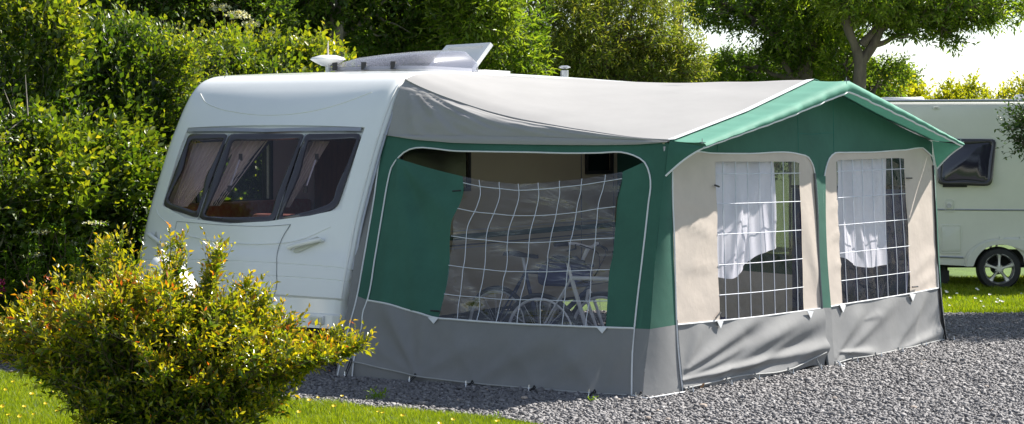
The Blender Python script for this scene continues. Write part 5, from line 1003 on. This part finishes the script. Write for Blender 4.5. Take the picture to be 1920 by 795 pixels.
t5 = tree('ash_tree', 'large ash tree with two leaning trunks behind the awning gable', gb(1530, 33), [[(1500, 520, 33, .17), (1504, 170, 33, .15), (1512, 110, 33, .14), (1525, 60, 33, .13), (1540, 0, 33, .11), (1550, -150, 33, .07)], [(1556, 520, 34, .13), (1556, 150, 34, .11), (1556, 60, 34, .10), (1558, -60, 34, .07)], [(1490, 150, 33, .05), (1450, 75, 33, .04), (1420, 28, 33, .03), (1400, 0, 33, .02)]],
     [(1480, 40, 33, 85, 55, 1.0, .8), (1400, 20, 33, 70, 40, .9, .28), (1540, -40, 33, 180, 80, 1.6, 1.3), (1480, 120, 33.5, 80, 40, .8, .7), (1400, 130, 33.5, 60, 26, .6, .25), (1560, 90, 34, 50, 70, .8, .6), (1340, 15, 33, 40, 28, .6, .2)], 4100, .115, M['ashleaf'], asp=.34, seed=21, thr=.50, nf=1.6, tint=(.4, .8), hang=.25)
t6 = tree('ash_tree', 'spreading ash tree with a forked trunk and long bough reaching over the cream caravan', gb(1610, 31), [[(1613, 520, 31, .125), (1612, 170, 31, .105), (1610, 110, 31, .09), (1600, 80, 31, .06), (1588, 50, 31, .08), (1585, 0, 31, .05)], [(1612, 120, 31, .085), (1640, 80, 31, .07), (1655, 52, 31, .06), (1690, 40, 31, .05), (1760, 20, 31, .04), (1830, 5, 31, .02)], [(1615, 85, 31, .07), (1640, 55, 31, .05), (1660, 0, 31, .04)]],
     [(1640, -12, 31, 90, 42, 1.2, 1.0), (1735, 6, 31, 85, 36, 1.2, .9), (1700, 62, 31, 34, 12, .4, .10), (1775, 60, 31, 30, 22, .4, .14), (1825, 18, 30.7, 60, 24, .9, .45), (1750, -50, 31, 200, 60, 1.5, .9), (1880, 20, 30.7, 35, 22, .6, .2), (1655, 150, 32, 40, 30, .6, .35), (1580, 120, 32, 30, 45, .7, .2)], 3800, .115, M['ashleaf'], asp=.34, seed=27, thr=.50, nf=1.5, tint=(.5, .95), hang=.3)
tree('elder', 'dark shrubby elder low behind the awning roof, between willow and ash', gb(1400, 36), [], [(1370, 140, 36, 70, 28, 1.0, .7), (1450, 150, 36, 90, 32, 1.0, 1.0), (1560, 150, 36.5, 90, 40, 1.0, 1.1), (1660, 160, 36.5, 50, 28, .8, .5), (1330, 165, 35, 40, 16, .8, .5), (1400, 240, 36, 200, 90, 1, 1)], 7000, .075, M['darkleaf'], cat='shrub', asp=.5, seed=31, limbs=False)
# broad low growth behind the caravan, closing the view to the horizon
o = tree('woodland', 'dark mass of woodland foliage far behind the hedge and trees', gb(700, 36), [], [(100, 150, 34, 260, 130, 1.2, 1.2), (420, 130, 35, 220, 130, 1.2, 1.2), (720, 130, 36, 200, 130, 1.2, 1.2), (1000, 150, 37, 180, 90, 1.2, .9), (300, 40, 36, 330, 60, 1.5, .35), (720, 0, 37, 200, 90, 1.5, .25), (1250, 215, 38, 200, 60, 1.2, .7)], 10000, .10, M['darkleaf'], cat='woodland', asp=.6, limbs=False, seed=35, shell=.1, thr=.38); o['kind'] = 'stuff'
hedge('hedge', 'golden yellow hedge catching the sun beyond the cream caravan roof', gb(1660, 33), gb(1990, 33), lambda s: 2.62+.10*np.sin(s*17)+.07*np.sin(s*39), .6, 4200, .07, M['goldleaf'], .3, .35, 2.0, tint=(.4, .8), zlo=1.2, seed=41)
tp = MB().tube([gb(1272, 42), gb(1272, 42)+[0, 0, 8.5]], [.12, .10], 14).build('telegraph_pole', M['pole'], None); tag(tp, 'brown wooden telegraph pole standing among the willow branches', 'pole')
# young tree at the right edge whose crown shades the gravel
tree('young_tree', 'small leafy tree leaning in at the right edge of the picture beside the cream caravan', gb(2170, 21.8), [[(2170, 591, 21.8, .06), (2165, 250, 21.8, .045), (2150, 0, 21.8, .03)]],
     [(2180, 120, 22, 190, 190, 1.3, 3), (1990, 235, 21.0, 70, 40, .4, .5), (1925, 232, 20.6, 26, 14, .12, .10), (1922, 268, 20.6, 20, 12, .12, .08), (2330, 100, 22.5, 200, 200, 1.3, 2)], 5200, .06, M['darkleaf'], asp=.5, seed=44, tint=(.35, .6), thr=.3)
# --- wild plants at the foot of the hedge
def wild(name, label, px_, py_, h, n, leaf, mat, umb=0, flower=None, cat='plant', grp=None, spread=.25, base_y=None):
    b = gnd(px_, py_); root = empty(name, b, 0, label, cat, grp); f = Fol(); fl = Fol()
    for i in range(n):
        e = b+np.array([rng.normal(0, spread), rng.normal(0, spread*.7), h*rng.uniform(.55, 1.05)]); s = b+np.array([rng.normal(0, spread*.3), rng.normal(0, spread*.3), 0]); c = resample(np.array([s, (s*.5+e*.5)+rng.normal(0, .03, 3), e]), 8, True); f.sticks(c[:-1], c[1:], .005, .004)
        for j in range(2, 8): 
            pz_ = np.repeat(c[j][None], 3, 0); f.twigs(pz_, rng.normal(0, .8, (3, 3))+UP*.4, .12, 8, leaf, .35, .4, .7, .12)
        if umb and i % umb == 0:
            m = 60; P = e+np.c_[rng.normal(0, .05, m), rng.normal(0, .05, m), rng.normal(0, .008, m)+.02]; D = nrmz(rng.normal(size=(m, 3))); fl = Fol(); fl.leaves(P, D, np.tile(UP, (m, 1))+rng.normal(0, .3, (m, 3)), np.full(m, .018), np.full(m, .016), rng.random(m)); fl.build('flower_head', flower, root); f.sticks(np.tile(e, (8, 1)), P[:8], .002, .0015)
    f.build('foliage', mat, root, 'stems')
    return root
M['herb'] = leafmat('herb_leaf', [(0, (.04, .10, .01)), (.5, (.10, .20, .015)), (1, (.18, .28, .02))], .5, .45)
M['umbel'] = leafmat('umbel_flower', [(0, (.55, .58, .42)), (1, (.8, .8, .7))], .6, .3); M['pink'] = leafmat('pink_flower', [(0, (.55, .05, .25)), (1, (.7, .12, .4))], .5, .4)
wild('cow_parsley', 'tall feathery cow parsley with flat cream flower heads at the foot of the left hedge', 48, 674, 1.22, 24, .05, M['herb'], 2, M['umbel'])
wild('cow_parsley', 'bright green ferny cow parsley clump between the left hedge and the yellow bush', 122, 672, 1.05, 30, .055, M['herb'], 6, M['umbel'])
wp = wild('red_campion', 'pink flowering campion at the left edge of the picture', 2, 678, .72, 5, .045, M['herb'], 0, None, spread=.06)
for px_, py_ in ((3, 531), (8, 543), (0, 549)):
    fl = Fol(); c = at(px_, py_, 17.2); m = 14; P = np.tile(c, (m, 1))+rng.normal(0, .012, (m, 3)); D = nrmz(rng.normal(size=(m, 3))); fl.leaves(P, D, rng.normal(size=(m, 3)), np.full(m, .028), np.full(m, .022), rng.random(m)); fl.build('flower_head', M['pink'], wp)
# weed in the gravel
for x, y, s, lab in ((703, 752, .10, 'small bright green weed in gravel below the side window of the awning'), (928, 786, .05, 'tiny seedling in gravel at the lawn edge'), (1112, 754, .05, 'tiny yellow green weed by an awning peg')):
    b = gnd(x, y); r = empty('weed', b, 0, lab, 'weed', 'weeds in the gravel'); f = Fol(); m = 16; D = np.c_[rng.normal(0, 1, m), rng.normal(0, 1, m), rng.uniform(.3, 1.2, m)]
    f.twigs(np.tile(b, (m, 1)), D, s, 5, s*.45, .4, .6, .9, .1); f.build('leaves', M['herb'], r)
# buttercups and daisies
M['yellow'] = pmat('buttercup_yellow', (.75, .55, .01), .35, .05, 20); M['daisy'] = pmat('daisy_white', (.8, .8, .78), .6); M['stem'] = pmat('flower_stem', (.08, .14, .02), .6)
def flower(name, mat, r, h, petals, label, cat, grp):
    root = empty(name, (0, 0, 0), 0, label, cat, grp); MB().tube([[0, 0, 0], [.004, 0, h*.6], [0, 0, h]], .0016, 5).build('stem', M['stem'], root, local=True); mb = MB()
    for k in range(petals):
        a = k*2*PI/petals; c, s = math.cos(a), math.sin(a); w = r*2.2/petals*1.4
        pts = [(0, 0, 0), (r*.6, -w, .35*r), (r, 0, .55*r), (r*.6, w, .35*r)]; mb.add([[x*c-y*s, x*s+y*c, z+h] for x, y, z in pts], [(0, 1, 2), (0, 2, 3)])
    mb.build('petals', mat, root, 0, local=True); MB().lathe((0, 0, h), [(.0, .3*r), (.22*r, .22*r), (.25*r, 0)], n=8).build('flower_centre', M['yellow'], root, local=True); return root
bc = flower('buttercup', M['yellow'], .016, .075, 5, 'yellow buttercup growing in the sunlit front lawn', 'flower', 'buttercups in the lawn')
sp = [(45, 762), (58, 741), (68, 772), (30, 716), (85, 752), (20, 782), (12, 726), (100, 733), (38, 778), (76, 712), (7, 760), (110, 765), (595, 747-8), (581, 752), (630, 764), (641, 740), (713, 770), (721, 775), (758, 778), (850, 786), (823, 794), (560, 770), (935, 795), (1040, 793)]
for i, (x, y) in enumerate(sp):
    o = bc if i == 0 else copy_tree(bc); p = gnd(x, y+20); place(o, p, rng.uniform(0, 6), rng.uniform(.8, 1.2)); o.rotation_euler = (rng.uniform(.1, .6), rng.uniform(-.2, .2), rng.uniform(0, 6) if 0 else 0)
dz = flower('daisy', M['daisy'], .016, .07, 10, 'white daisy in the grass verge before the cream caravan', 'flower', 'daisies in the verge')
for i in range(16):
    x = rng.uniform(1772, 1915); y = rng.uniform(552, 583); o = dz if i == 0 else copy_tree(dz); place(o, gnd(x, y), 0, rng.uniform(.8, 1.3)); o.rotation_euler = (.5, 0, 0)
# a few larger odd stones and dead leaves on the gravel
M['palestone'] = pmat('pale_pebble', (.42, .34, .28), .7, .2, 30)
sb = MB().lathe((0, 0, 0), [(0, -.012), (.02, -.01), (.03, 0), (.024, .012), (0, .017)], n=9)
s0 = sb.build('pebble', M['palestone'], None, 30); tag(s0, 'pale tan pebble lying on the grey gravel', 'pebble', 'pale pebbles on the gravel')
for i, (x, y, s) in enumerate(((1318, 767, 1.1), (1713, 770, .8), (1215, 790, .7), (1252, 792, .6), (983, 752, .9), (1565, 752, .6), (1850, 730, .6))):
    o = s0 if i == 0 else copy_tree(s0); p = gnd(x, y); p[2] = .022; place(o, p, i*1.3, s)
dl = mk('dead_leaf', [(-.03, 0, 0), (0, -.014, .012), (.035, 0, .004), (0, .014, .016)], [(0, 1, 2), (0, 2, 3)], pmat('dead_leaf_tan', (.45, .25, .12), .7), None, 0); dl.location = gnd(1317, 732)+[0, 0, .03]; dl.rotation_euler = (.6, -.8, .5); tag(dl, 'curled tan dead leaf on gravel by the front mud wall of the awning', 'leaf')
# ------------------------------------------------------------------ light
w = bpy.data.worlds.new('World'); SC.world = w; w.use_nodes = True; nt = w.node_tree; nt.nodes.clear()
sky = nt.nodes.new('ShaderNodeTexSky'); sky.sky_type = 'NISHITA'; sky.sun_disc = False; sky.sun_elevation = sun_el; sky.sun_rotation = sun_az; sky.air_density = 1.0; sky.dust_density = .15; sky.ozone_density = 2.0
bg = nt.nodes.new('ShaderNodeBackground'); bg.inputs[1].default_value = .083; ow = nt.nodes.new('ShaderNodeOutputWorld'); hs = nt.nodes.new('ShaderNodeHueSaturation'); hs.inputs['Saturation'].default_value = .66; nt.links.new(sky.outputs[0], hs.inputs['Color']); nt.links.new(hs.outputs[0], bg.inputs[0]); nt.links.new(bg.outputs[0], ow.inputs[0])
ld = bpy.data.lights.new('sun', 'SUN'); ld.energy = 4.9; ld.angle = math.radians(.53); ld.color = (1, .955, .88); lo_ = bpy.data.objects.new('sun', ld); COL.objects.link(lo_)
lo_.rotation_euler = Vector(SUN).to_track_quat('Z', 'Y').to_euler()
vs = SC.view_settings; vs.view_transform = 'Standard'; vs.look = 'None'; vs.gamma = 1; vs.use_curve_mapping = False; vs.exposure = 1.08
SC.cycles.max_bounces = 8; SC.cycles.transparent_max_bounces = 16; SC.cycles.use_denoising = True
